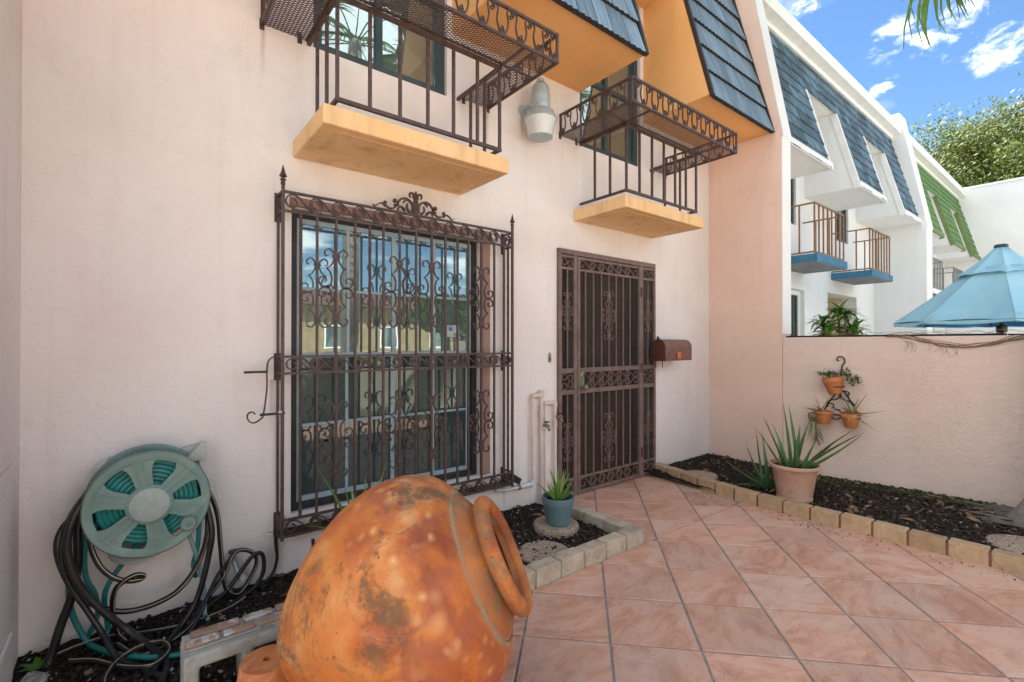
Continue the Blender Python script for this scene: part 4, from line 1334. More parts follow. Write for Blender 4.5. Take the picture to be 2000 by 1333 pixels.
twisted = MB().bar((0, 0, 0.347), (0, 0, 2.012), 0.0135, None, 26, 190).mesh('bar', MAT['iron'])
BX = [(0.719, 1), (0.806, 0), (0.912, 0), (1.022, 0), (1.111, 1), (1.197, 0), (1.304, 0), (1.417, 0), (1.529, 0), (1.632, 0), (1.727, 1), (1.815, 0), (1.926, 0), (2.037, 0), (2.125, 1)]
for x, t in BX:
    o = link('bar', twisted if t else plain, None, 0, False, (x, GY, 0)); attach(o, gd)
for xx in (GX0, GX1):
    for yy, t in ((-0.018, 0), (-0.068, 1)) if xx > 1 else ((-0.014, 0),):
        o = link('bar', twisted if t else plain, None, 0, False, (xx, yy, 0)); attach(o, gd)
    p = MB().bar((xx, GY, 0.24), (xx, GY, 2.155), 0.0155).build('post', 'iron', gd)
    MB().lathe([(0.0125, 2.1552), (0.0125, 2.158), (0.011, 2.175), (0.011, 2.179), (0.0165, 2.181), (0.0165, 2.185), (0.008, 2.187), (0.008, 2.194), (0.020, 2.199), (0.0105, 2.224), (0.004, 2.252), (0.001, 2.262)], (xx, GY, 0), (0, 0, 1), 10, smooth=False).build('spear', 'iron', p)
NC = 13; gp = (GX1 - GX0 - 0.10) / (NC - 1)
for z0, z1 in bands:
    rad = (z1 - z0) / 2 - 0.0165
    sm_ = MB().ribbon(xz(s_scroll(gp, rad), 0, 0, 0), (0, 1, 0), 0.0068, 0.012).mesh('scroll', MAT['iron'])
    for k in range(NC - 1):
        o = link('scroll', sm_, None, 0, False, (GX0 + 0.05 + k * gp, GY, (z0 + z1) / 2)); attach(o, gd)
    for xx in (GX0, GX1):
        MB().ribbon(yz(spiral(0, 0, rad * 0.3, rad, 0, 700, 26), xx, GY * 0.5, (z0 + z1) / 2), (1, 0, 0), 0.0068, 0.012).build('scroll', 'iron', gd)
fl = fleur_mesh('scroll_ornament', 'iron', 0.100, 0.218, 0.0072, 0.0115)
for x in (0.912, 1.304, 1.529, 1.926):
    for z in (1.62, 0.75):
        o = link('scroll_ornament', fl, None, 0, False, (x, GY, z)); attach(o, gd)
# bottom tray of the guard
MB().box(GX0 + 0.009, GX1 - 0.009, GY + 0.009, -0.002, 0.254, 0.262).build('tray', 'iron', gd)
# crest
cm = MB(); CX, CZ = 1.413, 2.1275
for s in (-1, 1):
    def C(pts, w0, w1, n=5): cm.ribbon([(CX + s * p[0], GY, CZ + p[1]) for p in cr(pts, n)], (0, 1, 0), w0, 0.012, w1)
    C([(0.008, 0.004), (0.022, 0.014), (0.020, 0.040), (0.030, 0.066), (0.062, 0.086), (0.098, 0.080), (0.122, 0.052), (0.120, 0.030)], 0.013, 0.012)
    C([(0.122, 0.052), (0.132, 0.030), (0.155, 0.010), (0.185, 0.010), (0.205, 0.026)], 0.012, 0.009)
    C([(0.205, 0.012), (0.222, 0.030), (0.246, 0.024), (0.268, 0.006), (0.284, 0.014)], 0.010, 0.005)
    C([(0.034, 0.008), (0.052, 0.014), (0.062, 0.036), (0.056, 0.058)], 0.016, 0.008)
    C([(0.062, 0.078), (0.078, 0.070), (0.084, 0.058)], 0.010, 0.008)
    C([(0.082, 0.010), (0.094, 0.028), (0.112, 0.030)], 0.012, 0.010)
    C([(0.074, 0.004), (0.080, 0.018), (0.092, 0.026)], 0.008, 0.012)
    C([(0.110, 0.028), (0.122, 0.014), (0.120, 0.003)], 0.010, 0.008)
    C([(0.012, 0.096), (0.018, 0.126), (0.038, 0.128), (0.042, 0.112), (0.034, 0.100)], 0.013, 0.008)
    cm.ball((CX + s * 0.142, GY, CZ + 0.060), 0.0145); cm.ball((CX + s * 0.206, GY, CZ + 0.038), 0.0125); cm.ball((CX + s * 0.142, GY, CZ + 0.034), 0.009)
cm.prism([(-0.010, 0.0), (0.010, 0.0), (0.020, 0.055), (0.012, 0.085), (0.010, 0.098), (0.014, 0.115), (0.0, 0.146), (-0.014, 0.115), (-0.010, 0.098), (-0.012, 0.085), (-0.020, 0.055)],
         lambda x, z: (CX + x, GY - 0.009, CZ + z), lambda x, z: (CX + x, GY + 0.009, CZ + z))
cm.build('crest', 'iron', gd)

# swing-out plant hook clamped to the guard
hk = thing('plant_hook', 'black iron scroll plant hook clamped to the left of the window guard', 'hook', (0.54, -0.12, 0.92))
hm = MB()
hm.ribbon([(p[0], -0.134, p[1]) for p in cr([(0.607, 1.226), (0.580, 1.228), (0.556, 1.205), (0.549, 1.15), (0.549, 1.06), (0.534, 0.932), (0.520, 0.905), (0.490, 0.889), (0.468, 0.898), (0.458, 0.922), (0.466, 0.942), (0.484, 0.944), (0.494, 0.932)], 5)], (0, 1, 0), 0.006, 0.012)
hm.build('scroll', 'black_iron', hk)
MB().box(0.445, 0.556, -0.1275, -0.112, 1.144, 1.156).build('arm', 'black_iron', hk, 0.001)
MB().box(0.520, 0.640, -0.1275, -0.1125, 0.919, 0.931).build('arm', 'black_iron', hk, 0.001)
MB().box(0.605, 0.622, -0.134, -0.128, 0.928, 0.94).build('clamp', 'galv', hk)

# ================================================================== SECURITY DOOR
sdoor = thing('security_door', 'mauve brown iron security door with scrollwork and two side panels', 'door', (3.44, -0.01, 0.0))
DY0, DY1, DYC = -0.032, -0.004, -0.020
fr = MB()
fr.box(2.770, 2.802, DY0, DY1, 0.002, 2.098); fr.box(4.078, 4.108, DY0, DY1, 0.002, 2.098)
fr.box(2.8025, 4.0775, DY0, DY1, 2.055, 2.098)
fr.box(2.945, 2.985, DY0, DY1, 0.002, 2.0545); fr.box(3.870, 3.905, DY0, DY1, 0.002, 2.0545)
fr.build('frame', 'door_iron', sdoor, 0.002)
def lattice(x0, x1, leaf):
    rails = [(2.025, 2.048), (1.925, 1.946), (1.050, 1.090), (0.870, 0.908), (0.140, 0.160), (0.012, 0.040)]
    m = MB()
    if leaf:
        m.box(x0, x0 + 0.030, DY0 - 0.004, DY1 - 0.002, 0.012, 2.048); m.box(x1 - 0.030, x1, DY0 - 0.004, DY1 - 0.002, 0.012, 2.048)
        a, b = x0 + 0.0305, x1 - 0.0305
    else:
        a, b = x0, x1
    for z0, z1 in rails:
        m.box(a, b, DY0 + 0.002, DY1 - 0.002, z0, z1)
    p = m.build('door_leaf' if leaf else 'side_panel', 'door_iron', sdoor, 0.0015)
    return p, a, b
pl_ = lattice(2.8025, 2.9445, False); pd_ = lattice(2.987, 3.868, True); pr_ = lattice(3.9055, 4.0775, False)
def dscroll(parent, a, b, zc, rad, n, flip=1):
    pit = (b - a - 2 * rad - 0.012) / (n - 1)
    me = MB().ribbon(xz([(p[0], flip * p[1]) for p in s_scroll(pit, rad, 0.8, 0.42, 14)], 0, 0, 0), (0, 1, 0), 0.0058, 0.010).mesh('scroll', MAT['door_iron'])
    for k in range(n - 1):
        o = link('scroll', me, None, 0, False, (a + rad + 0.006 + k * pit, DYC, zc)); attach(o, parent)
for (p, a, b), n in ((pd_, 7), (pl_, 2), (pr_, 2)):
    dscroll(p, a, b, 1.9855, 0.0355, n)
    dscroll(p, a, b, 1.0135, 0.0335, n); dscroll(p, a, b, 0.945, 0.0335, n, -1)
    dscroll(p, a, b, 0.090, 0.0455 if n > 2 else 0.045, n)
dbar = {}
for nm, (z0, z1) in {'u': (1.0905, 1.9245), 'l': (0.1605, 0.8695)}.items():
    dbar[nm + '0'] = MB().bar((0, 0, z0), (0, 0, z1), 0.0105).mesh('bar', MAT['door_iron'])
    dbar[nm + '1'] = MB().bar((0, 0, z0), (0, 0, z1), 0.0125, None, 22, 130).mesh('bar', MAT['door_iron'])
p, a, b = pd_
for x, t in ((3.096, 1), (3.199, 1), (3.305, 0), (3.406, 0), (3.507, 0), (3.608, 1), (3.712, 1)):
    for nm in 'ul':
        o = link('bar', dbar[nm + str(t)], None, 0, False, (x, DYC, 0)); attach(o, p)
for (p2, x) in ((pl_[0], 2.8735), (pr_[0], 3.9915)):
    for nm in 'ul':
        o = link('bar', dbar[nm + '0'], None, 0, False, (x, DYC, 0)); attach(o, p2)
fd = fleur_mesh('scroll_ornament', 'door_iron', 0.094, 0.219, 0.0062, 0.010)
fs_ = fleur_mesh('scroll_ornament', 'door_iron', 0.064, 0.156, 0.0056, 0.009)
for z in (1.555, 0.448):
    o = link('scroll_ornament', fd, None, 0, False, (3.406, DYC, z)); attach(o, pd_[0])
    for (p2, x) in ((pl_[0], 2.8735), (pr_[0], 3.9915)):
        o = link('scroll_ornament', fs_, None, 0, False, (x, DYC, z + 0.02)); attach(o, p2)
MB().box(3.02, 3.836, -0.0125, -0.0105, 0.041, 2.024).build('screen', 'screen', sdoor)
for (x0, x1) in ((2.8027, 2.9443), (3.9057, 4.0773)):
    MB().box(x0, x1, -0.0125, -0.0105, 0.041, 2.024).build('screen', 'screen', sdoor)
lk = MB(); lk.box(2.995, 3.062, -0.0395, -0.0365, 0.905, 1.055); lo = lk.build('lock_plate', 'brass', sdoor, 0.004)
MB().lathe([(0.022, 0), (0.022, 0.010), (0.011, 0.012), (0.011, 0.030), (0.024, 0.034), (0.027, 0.050), (0.022, 0.062), (0.008, 0.066)], (3.030, -0.0397, 0.925), (0, -1, 0), 18).build('knob', 'brass', lo)
MB().lathe([(0.024, 0), (0.024, 0.008), (0.018, 0.014), (0.006, 0.015)], (3.030, -0.0397, 1.030), (0, -1, 0), 18).build('deadbolt', 'brass', lo)
for z in (1.80, 1.06, 0.25):
    MB().lathe([(0.009, -0.045), (0.009, 0.045)], (3.869, -0.041, z), (0, 0, 1), 10).build('hinge', 'mail_door', sdoor)

# ================================================================== SMALL THINGS ON THE FACADE
db = tag(MB().prism([(-0.012, -0.035), (0.012, -0.035), (0.016, -0.02), (0.016, 0.02), (0.012, 0.035), (0, 0.052), (-0.012, 0.035), (-0.016, 0.02), (-0.016, -0.02)], lambda x, z: (2.687 + x, -0.007, 1.18 + z), lambda x, z: (2.687 + x, -0.0005, 1.18 + z)).build('doorbell', 'brass', None, 0.002), 'small dark metal doorbell plate on the wall left of the security door', 'doorbell')
MB().lathe([(0.007, 0), (0.007, 0.004), (0.004, 0.006)], (2.687, -0.0072, 1.175), (0, -1, 0), 12).build('button', 'black_plastic', db)

# wall lamp
lamp = thing('wall_lamp', 'galvanised yard lamp with frosted bowl between the balconies', 'lamp', (2.44, 0, 3.13))
LA = (2.443, -0.165, 0)
MB().lathe([(0.018, 3.335), (0.030, 3.325), (0.033, 3.30), (0.040, 3.295)], LA, (0, 0, 1), 20).build('photocell', 'galv', lamp)
MB().lathe([(0.075, 3.085), (0.074, 3.20), (0.066, 3.262), (0.055, 3.282), (0.034, 3.294)], LA, (0, 0, 1), 32).build('housing', 'galv', lamp)
MB().lathe([(0.121, 3.018), (0.119, 3.028), (0.100, 3.075), (0.086, 3.0845)], LA, (0, 0, 1), 48, flute=0.02).build('ribbed_collar', 'galv', lamp)
MB().lathe([(0.128, 3.010), (0.131, 3.014), (0.126, 3.0175)], LA, (0, 0, 1), 40).build('band', 'galv', lamp)
MB().lathe([(0.088, 2.882), (0.091, 2.880), (0.105, 2.945), (0.124, 3.0095)], LA, (0, 0, 1), 40, cap1=True).build('bowl', 'lamp_lens', lamp)
MB().lathe([(0.087, 2.8795), (0.093, 2.8795), (0.094, 2.884)], LA, (0, 0, 1), 40, cap1=False).build('lower_rim', 'galv', lamp)
arm = MB(); arm.tube(cr([(2.395, -0.002, 3.14), (2.40, -0.05, 3.145), (2.42, -0.09, 3.15)], 4), 0.014); arm.lathe([(0.042, 0), (0.038, 0.01), (0.02, 0.016)], (2.395, -0.0008, 3.14), (0, -1, 0), 20)
arm.build('arm', 'galv', lamp)
MB().tube(cr([(2.385, -0.012, 3.16), (2.383, -0.03, 3.25), (2.41, -0.10, 3.29)], 4), 0.004).build('wire', 'pvc', lamp)

# mailbox
mb = thing('mailbox', 'brown arched metal mailbox with orange flag beside the security door', 'mailbox', (4.24, -0.12, 1.125))
MX0, MX1, MY, MW, MZ, MH = 4.012, 4.478, -0.128, 0.152, 1.132, 0.21
arch = [(-MW / 2, 0), (MW / 2, 0)] + [(MW / 2 * math.cos(R(a)), MH - MW / 2 + MW / 2 * math.sin(R(a))) for a in range(0, 181, 15)]
MB().prism(arch, lambda y, z: (MX0 + 0.012, MY + y, MZ + z), lambda y, z: (MX1, MY + y, MZ + z)).build('body', 'mailbox', mb, 0.003)
door = MB().prism([(p[0] * 1.03, p[1] * 1.015 - 0.001) for p in arch], lambda y, z: (MX0 - 0.004, MY + y, MZ + z), lambda y, z: (MX0 + 0.0115, MY + y, MZ + z)).build('front_door', 'mail_door', mb, 0.003)
MB().ribbon([(MX0 - 0.005, MY + p[0] * 0.8, MZ + 0.018 + p[1] * 0.82) for p in arch[1:]], (1, 0, 0), 0.004, 0.003).build('raised_rim', 'mail_door', door)
lt = MB(); lt.box(MX0 - 0.010, MX0 + 0.03, MY - 0.008, MY + 0.008, MZ + MH + 0.003, MZ + MH + 0.010); lt.box(MX0 - 0.012, MX0 - 0.005, MY - 0.010, MY + 0.010, MZ + MH - 0.02, MZ + MH + 0.028); lt.build('latch', 'black_plastic', mb, 0.001)
for z in (0.02, 0.04):
    MB().box(MX0 + 0.02, MX1 - 0.01, MY - MW / 2 - 0.0025, MY - MW / 2 - 0.0003, MZ + z - 0.003, MZ + z + 0.003).build('rib', 'mailbox', mb)
fg = MB(); fg.box(4.085, 4.225, MY - MW / 2 - 0.008, MY - MW / 2 - 0.004, MZ + 0.068, MZ + 0.082); fl_ = fg.build('flag_arm', 'mailbox', mb)
MB().box(4.205, 4.268, MY - MW / 2 - 0.012, MY - MW / 2 - 0.0085, MZ + 0.018, MZ + 0.086).build('flag', 'flag', fl_)
MB().lathe([(0.013, 0), (0.013, 0.006), (0.004, 0.008)], (4.09, MY - MW / 2 - 0.0005, MZ + 0.074), (0, -1, 0), 14).build('pivot', 'mailbox', fl_)
bk = MB()
for xx in (4.08, 4.19):
    bk.box(xx - 0.004, xx + 0.004, -0.06, -0.001, MZ - 0.009, MZ - 0.002); bk.box(xx - 0.003, xx + 0.003, -0.056, -0.050, MZ - 0.075, MZ - 0.009)
bk.box(MX0 + 0.03, MX1 - 0.03, MY + MW / 2 + 0.0005, -0.0005, MZ + 0.02, MZ + 0.11)
bk.build('wall_bracket', 'mailbox', mb)

# pipes
pp = thing('water_pipes', 'pale painted water pipes with two valves between window and door', 'pipe', (2.59, -0.03, 0))
PY = -0.035
def pipe(pts, r, mat='pipe', name='pipe', par=pp): return MB().tube(pts, r, 12).build(name, mat, par)
pipe(cr([(2.475, PY, 0.20), (2.475, PY, 0.5), (2.475, PY, 0.875)], 4), 0.0125)
pipe([(2.470, PY, 0.885), (2.585, PY, 0.885)], 0.0165)
pipe([(2.570, PY, 0.87), (2.570, PY, 0.0)], 0.0155)
pipe([(2.555, PY - .005, 0.62), (2.585, PY - .005, 0.62)], 0.0215)
pipe([(2.604, PY, 0.815), (2.722, PY, 0.815)], 0.0135)
pipe([(2.605, PY, 0.83), (2.605, PY, 0.01)], 0.009)
pipe([(2.718, PY, 0.82), (2.718, PY, 0.01)], 0.0135)
for z in (0.71, 0.58, 0.875): pipe([(2.570, PY, z), (2.570, PY, z + 0.05)], 0.021, name='coupling')
for z in (0.62, 0.78): pipe([(2.718, PY, z), (2.718, PY, z + 0.045)], 0.019, name='coupling')
def valve(x, z):
    m = MB(); m.tube([(x, PY - 0.005, z), (x + 0.015, PY - 0.065, z)], 0.011, 10); m.tube([(x + 0.012, PY - 0.045, z), (x + 0.012, PY - 0.075, z - 0.035)], 0.0095, 10)
    m.tube([(x + 0.015, PY - 0.04, z), (x + 0.015, PY - 0.04, z + 0.025)], 0.005, 8); v = m.build('valve', 'brass', pp)
    MB().lathe([(0.022, 0), (0.024, 0.005), (0.010, 0.008)], (x + 0.015, PY - 0.04, z + 0.026), (0, 0, 1), 12, flute=0.12).build('handle', 'black_plastic', v)
valve(2.575, 0.645); valve(2.72, 0.70)
pv = thing('pvc_drain', 'white plastic pipe running out from under the window guard', 'pipe', (2.3, -0.03, 0.19))
MB().tube(cr([(2.10, -0.05, 0.215), (2.22, -0.04, 0.195), (2.33, -0.04, 0.192)], 6), 0.011, 10).build('hose_end', 'pvc', pv)
MB().tube([(2.33, -0.04, 0.192), (2.46, -0.037, 0.195)], 0.0165, 12).build('pipe', 'pvc', pv)
MB().tube([(2.325, -0.04, 0.192), (2.345, -0.04, 0.192)], 0.020, 12).build('ring', 'brass', pv)
MB().tube([(2.475, -0.035, 0.170), (2.475, -0.035, 0.225)], 0.0195, 12).build('elbow', 'pvc', pv)
sp = thing('solar_light', 'small black flat solar light hanging off the window guard corner', 'light', (2.25, -0.1, 0.25))
M = Matrix.Translation((2.248, -0.095, 0.285)) @ Matrix.Rotation(R(33), 4, 'Y')
q = MB(); q.add([M @ Vector(v) for v in [(x, y, z) for z in (-0.024, 0.024) for y in (-0.012, 0.012) for x in (-0.055, 0.055)]], [(0, 2, 3, 1), (4, 5, 7, 6), (0, 1, 5, 4), (2, 6, 7, 3), (0, 4, 6, 2), (1, 3, 7, 5)])
q.build('panel', 'black_plastic', sp, 0.002)
MB().bar((2.150, -0.09, 0.30), (2.195, -0.092, 0.33), 0.012).build('clip', 'black_plastic', sp)


# ================================================================== EDGING
er = thing('brick_edging', 'row of tan bricks with reddish mortar edging the bed along the garden wall', 'edging', (3.95, -2.0, 0))
def ex(y): return 3.905 + 0.20 * max(0.0, (y + 1.0)) ** 1.0
bme = MB().box(-0.045, 0.045, -0.0885, 0.0885, -0.02, 0.094)
bm_tan = bme.mesh('brick', MAT['brick_tan']); bm_gry = MB().box(-0.0885, 0.0885, -0.045, 0.045, -0.03, 0.094).mesh('brick', MAT['brick_grey'])
rnd = random.Random(11)
y = -0.075
k = 0
while y > -4.6:
    ang = math.atan2(-(ex(y + 0.09) - ex(y - 0.09)), 0.18)
    o = link('brick', bm_tan, None, 0.006, False, Matrix.Translation((ex(y) + 0.045 + rnd.uniform(-.002, .002), y, rnd.uniform(-.003, .003))) @ Matrix.Rotation(ang + rnd.gauss(0, 0.008), 4, 'Z'))
    attach(o, er)
    ym = y - 0.0945
    MB().box(ex(ym) + 0.006, ex(ym) + 0.086, ym - 0.0095, ym + 0.0095, -0.01, 0.080).build('mortar', 'mortar', er)
    y -= 0.189
el = thing('brick_edging', 'weathered grey brick border round the bed under the barred window', 'edging', (2.0, -0.94, 0))
for k in range(9):
    x = 2.53 - k * 0.189
    o = link('brick', bm_gry, None, 0.006, False, Matrix.Translation((x, -0.937 + rnd.uniform(-.003, .003), rnd.uniform(-.004, .003))) @ Matrix.Rotation(rnd.gauss(0, 0.012), 4, 'Z')); attach(o, el)
    MB().box(x - 0.102, x - 0.0875, -0.975, -0.90, -0.02, 0.078).build('mortar', 'concrete', el)
for k in range(5):
    yy = -0.80 + k * 0.187
    if yy > -0.06: continue
    o = link('brick', bm_gry, None, 0.006, False, Matrix.Translation((2.573, yy, rnd.uniform(-.004, .003))) @ Matrix.Rotation(R(90) + rnd.gauss(0, 0.012), 4, 'Z')); attach(o, el)
    MB().box(2.536, 2.61, yy - 0.0985, yy - 0.0885, -0.02, 0.08).build('mortar', 'concrete', el)

# stepping stones
def stone(x, y, z, r, label, h=0.04):
    m = MB(); k = 28; rn = random.Random(int(x * 100))
    prof = [(r * 0.96, 0), (r, h * 0.3), (r, h * 0.75), (r * 0.95, h)]
    m.lathe(prof, (x, y, z), (0, 0, 1), k)
    m.v = [(v[0] + rn.uniform(-.003, .003), v[1] + rn.uniform(-.003, .003), v[2] + rn.uniform(-.0015, .0015)) for v in m.v]
    return tag(m.build('stepping_stone', 'aggregate', None), label, 'stone')
stone(2.285, -0.50, 0.015, 0.155, 'round pebbled stepping stone under the blue grey pot', 0.055)
stone(1.965, -0.735, 0.002, 0.165, 'round pebbled stepping stone between the brick border and the jar mouth', 0.034)
stone(4.20, -0.46, 0.035, 0.150, 'round tan stepping stone in the corner bed by the security door', 0.035)
stone(4.24, -2.56, 0.045, 0.185, 'round pebbled stepping stone in front of the palm trunk', 0.035)

# ================================================================== JAR
jx, jy, jz = 0.7777, -1.3527, 0.4096
axis = Vector((0.7235, -0.5532, 0.4130)).normalized()
q = axis.to_track_quat('Z', 'Y')
jar = thing('terracotta_jar', 'huge mottled orange terracotta jar lying tilted with its mouth open', 'jar', (jx, jy, 0))
prof = [(0.001, -0.452), (0.10, -0.448), (0.135, -0.43), (0.178, -0.395), (0.232, -0.34), (0.301, -0.25), (0.356, -0.15), (0.390, -0.05), (0.400, 0.04), (0.389, 0.12), (0.360, 0.19), (0.318, 0.236), (0.283, 0.260), (0.264, 0.270),
        (0.257, 0.274), (0.251, 0.269), (0.247, 0.271), (0.243, 0.277), (0.228, 0.290), (0.204, 0.304), (0.180, 0.318), (0.170, 0.332), (0.168, 0.342)]
inner = [(0.157, 0.348), (0.154, 0.33), (0.170, 0.31), (0.215, 0.27), (0.30, 0.20), (0.35, 0.10), (0.355, 0.0), (0.32, -0.15), (0.21, -0.33), (0.001, -0.41)]
bod = MB().lathe([(r, z) for r, z in cr(prof, 3)], (0, 0, 0), (0, 0, 1), 72, cap0=False, cap1=False)
bod.lathe(inner, (0, 0, 0), (0, 0, 1), 48, cap0=False, cap1=False)
rnd = random.Random(5)
bod.v = [tuple(Vector(v) * (1 + 0.012 * noise.noise(Vector(v) * 3.2))) for v in bod.v]
JM = Matrix.Translation((jx, jy, jz)) @ q.to_matrix().to_4x4()
bo = bod.build('body', 'jar', None, 0, False, JM); attach(bo, jar)
rim = MB(); pr = []
for i in range(13):
    a = R(360 * i / 12)
    pr.append((0.1838 + 0.0280 * math.cos(a), 0.3501 + 0.0280 * math.sin(a)))
rim.lathe(pr, (0, 0, 0), (0, 0, 1), 72, cap0=False, cap1=False)
rim.v = [tuple(Vector(v) * (1 + 0.014 * noise.noise(Vector(v) * 4))) for v in rim.v]
ro = rim.build('rim', 'jar', None, 0, False, JM); attach(ro, jar)

# ================================================================== BLOCK, BRICK SLIPS, UPTURNED POT
blk = thing('concrete_block', 'worn hollow concrete block with old painted brick slips on top', 'block', (0.34, -0.78, -0.02))
BXa, BXb, BYa, BYb, BZa, BZb = 0.142, 0.545, -0.862, -0.705, -0.01, 0.185
bh = wall_with_holes(BXa, BXb, BZa, BZb, [(0.19, 0.325, -0.01, 0.135), (0.365, 0.50, -0.01, 0.135)], BYa, BYb)
bo = bh.build('block', 'concrete', blk); weld(bo.data)
bv = bo.modifiers.new('bevel', 'BEVEL'); bv.width = 0.012; bv.segments = 3
MB().box(BXa + 0.004, BXb - 0.01, BYa + 0.035, BYb - 0.002, BZb + 0.0003, BZb + 0.008).build('mortar', 'concrete', blk, 0.003)
rnd = random.Random(3)
for row, (ya, yb_) in enumerate(((-0.818, -0.778), (-0.765, -0.722))):
    x = BXa + 0.01 + row * 0.02
    for L in ((0.105, 0.105, 0.13), (0.16, 0.105, 0.09))[row]:
        if x + L > BXb + 0.03: break
        MB().box(x, x + L, ya + rnd.uniform(-.003, .003), yb_ + rnd.uniform(-.003, .003), BZb + 0.0085, BZb + 0.022 + rnd.uniform(-.003, .005)).build('brick_slip', 'brick_slip', blk, 0.004)
        x += L + 0.014
ip = thing('upturned_pot', 'upturned terracotta flower pot with drain hole in front of the block', 'pot', (0.385, -0.985, 0))
m = MB().lathe([(0.112, -0.002), (0.112, 0.036), (0.106, 0.038), (0.090, 0.150), (0.086, 0.155), (0.014, 0.155), (0.013, 0.135)], (0.385, -0.985, 0), (0, 0, 1), 36, cap0=False, cap1=False)
m.build('pot', 'terracotta', ip)
MB().lathe([(0.0132, 0.134), (0.0132, 0.136)], (0.385, -0.985, 0), (0, 0, 1), 16).build('drain_hole_dark', 'black_plastic', ip)  # black disc paints the dark inside of the hole
rk = MB().lathe([(0.02, -0.06), (0.045, -0.045), (0.055, -0.02), (0.045, 0.005), (0.02, 0.014)], (-0.300, -0.255, -0.02), (0, 0, 1), 9, smooth=False)
rk.v = [(v[0] + random.uniform(-.012, .012), v[1] + random.uniform(-.012, .012), v[2] + random.uniform(-.008, .008)) for v in rk.v]
tag(rk.build('rock', 'concrete', None, 0.01), 'grey rock on the soil at the foot of the pilaster', 'rock')

# ================================================================== HOSE REEL
hr = thing('hose_reel', 'sage green six-spoke hose reel mounted on the wall', 'hose reel', (0.06, -0.1, 0.36))
HC = Vector((0.058, -0.262, 0.595))
fwd_ = Vector((0, -1, 0))
def wheel(y, full=True):
    m = MB()
    c = (HC.x, y, HC.z)
    # outer rim
    m.lathe([(0.190, 0.0), (0.190, 0.012), (0.197, 0.017), (0.222, 0.017), (0.228, 0.010), (0.228, -0.012), (0.222, -0.016), (0.222, 0.0), (0.190, 0.0)], c, (0, -1, 0), 72, cap0=False, cap1=False)
    m.lathe([(0.0, 0.0), (0.086, 0.0), (0.086, 0.016), (0.080, 0.020), (0.0, 0.020)] if full else [(0.001, 0), (0.06, 0), (0.06, 0.01), (0.001, 0.01)], c, (0, -1, 0), 40, cap0=False, cap1=False)
    for k in range(6):
        a = R(90 + 12 + 60 * k)
        d = Vector((math.cos(a), 0, math.sin(a))); s = Vector((-math.sin(a), 0, math.cos(a)))
        prof = [(0.082, 0.054), (0.11, 0.058), (0.145, 0.066), (0.166, 0.080), (0.182, 0.104), (0.194, 0.132)]
        vs = []
        for r, w in prof:
            for sg in (-1, 1):
                for yy in (0.001, 0.013):
                    vs.append(Vector(c) + d * r + s * (sg * w / 1.0 * 0.5 * 1.15) + fwd_ * yy)
        fs = [(0, 1, 3, 2)]
        n = len(prof)
        for i in range(n - 1):
            o = 4 * i
            fs += [(o + 1, o + 5, o + 7, o + 3), (o, o + 2, o + 6, o + 4), (o, o + 4, o + 5, o + 1), (o + 2, o + 3, o + 7, o + 6)]
        fs.append((4 * n - 4, 4 * n - 2, 4 * n - 1, 4 * n - 3))
        m.add(vs, fs)
        if full:
            for off in (-0.014, 0.014):                       # raised ribs on each spoke
                p0, p1 = Vector(c) + d * 0.088 + s * off + fwd_ * 0.015, Vector(c) + d * 0.186 + s * off + fwd_ * 0.015
                m.bar(p0, p1, 0.006)
            p0 = Vector(c) + d * 0.198 - s * 0.03 + fwd_ * 0.018; p1 = Vector(c) + d * 0.198 + s * 0.03 + fwd_ * 0.018
            m.bar(p0, p1, 0.005)
    return m
fwh = wheel(HC.y).build('front_wheel', 'teal_plastic', hr)
wheel(-0.075, False).build('back_wheel', 'teal_plastic', hr)
MB().lathe([(0.072, 0.0205), (0.072, 0.0235), (0.069, 0.025)], tuple(HC), (0, -1, 0), 40, cap0=False).build('hub_label', 'hub', fwh)
kn = MB()
for k in range(20):
    a = R(18 * k); c = HC + Vector((math.cos(a) * 0.079, -0.0215, math.sin(a) * 0.079))
    kn.box(c.x - 0.003, c.x + 0.003, c.y - 0.002, c.y + 0.001, c.z - 0.003, c.z + 0.003)
kn.build('hub_teeth', 'teal_plastic', fwh)
kc = HC + Vector((0.139, -0.019, -0.108))
MB().lathe([(0.031, 0.0), (0.033, 0.006), (0.033, 0.022), (0.028, 0.028), (0.010, 0.028), (0.010, 0.020), (0.001, 0.020)], tuple(kc), (0, -1, 0), 28, flute=-0.04).build('crank_knob', 'teal_plastic', fwh)
MB().lathe([(0.060, 0.0), (0.060, 0.17)], (HC.x, -0.085, HC.z), (0, -1, 0), 24).build('drum', 'teal_plastic', hr)
bk = MB(); bk.prism([(-0.17, 0.10), (-0.145, 0.185), (-0.10, 0.175), (0.0, 0.12), (0.14, 0.19), (0.205, 0.20), (0.205, 0.10), (0.09, 0.0), (0.06, -0.24), (-0.02, -0.27), (-0.10, -0.235), (-0.09, 0.0)],
                    lambda x, z: (HC.x + x, -0.055, HC.z + z), lambda x, z: (HC.x + x, -0.001, HC.z + z))
bk.build('wall_bracket', 'bracket', hr, 0.008)
MB().lathe([(0.030, 0), (0.034, 0.012), (0.024, 0.02), (0.012, 0.02), (0.012, 0.006), (0.001, 0.006)], (HC.x - 0.165, -0.055, HC.z + 0.14), (0, -1, 0), 20).build('screw_boss', 'bracket', hr)
MB().prism([(0.13, 0.13), (0.20, 0.215), (0.225, 0.215), (0.225, 0.13)], lambda x, z: (HC.x + x, -0.12, HC.z + z), lambda x, z: (HC.x + x, -0.056, HC.z + z)).build('side_tab', 'bracket', hr, 0.004)
MB().lathe([(0.105, 0), (0.112, 0.006), (0.112, 0.02), (0.095, 0.024), (0.09, 0.02)], (HC.x - 0.035, -0.10, HC.z - 0.24), (0, -0.35, 1), 24).build('hose_guide', 'bracket', hr)
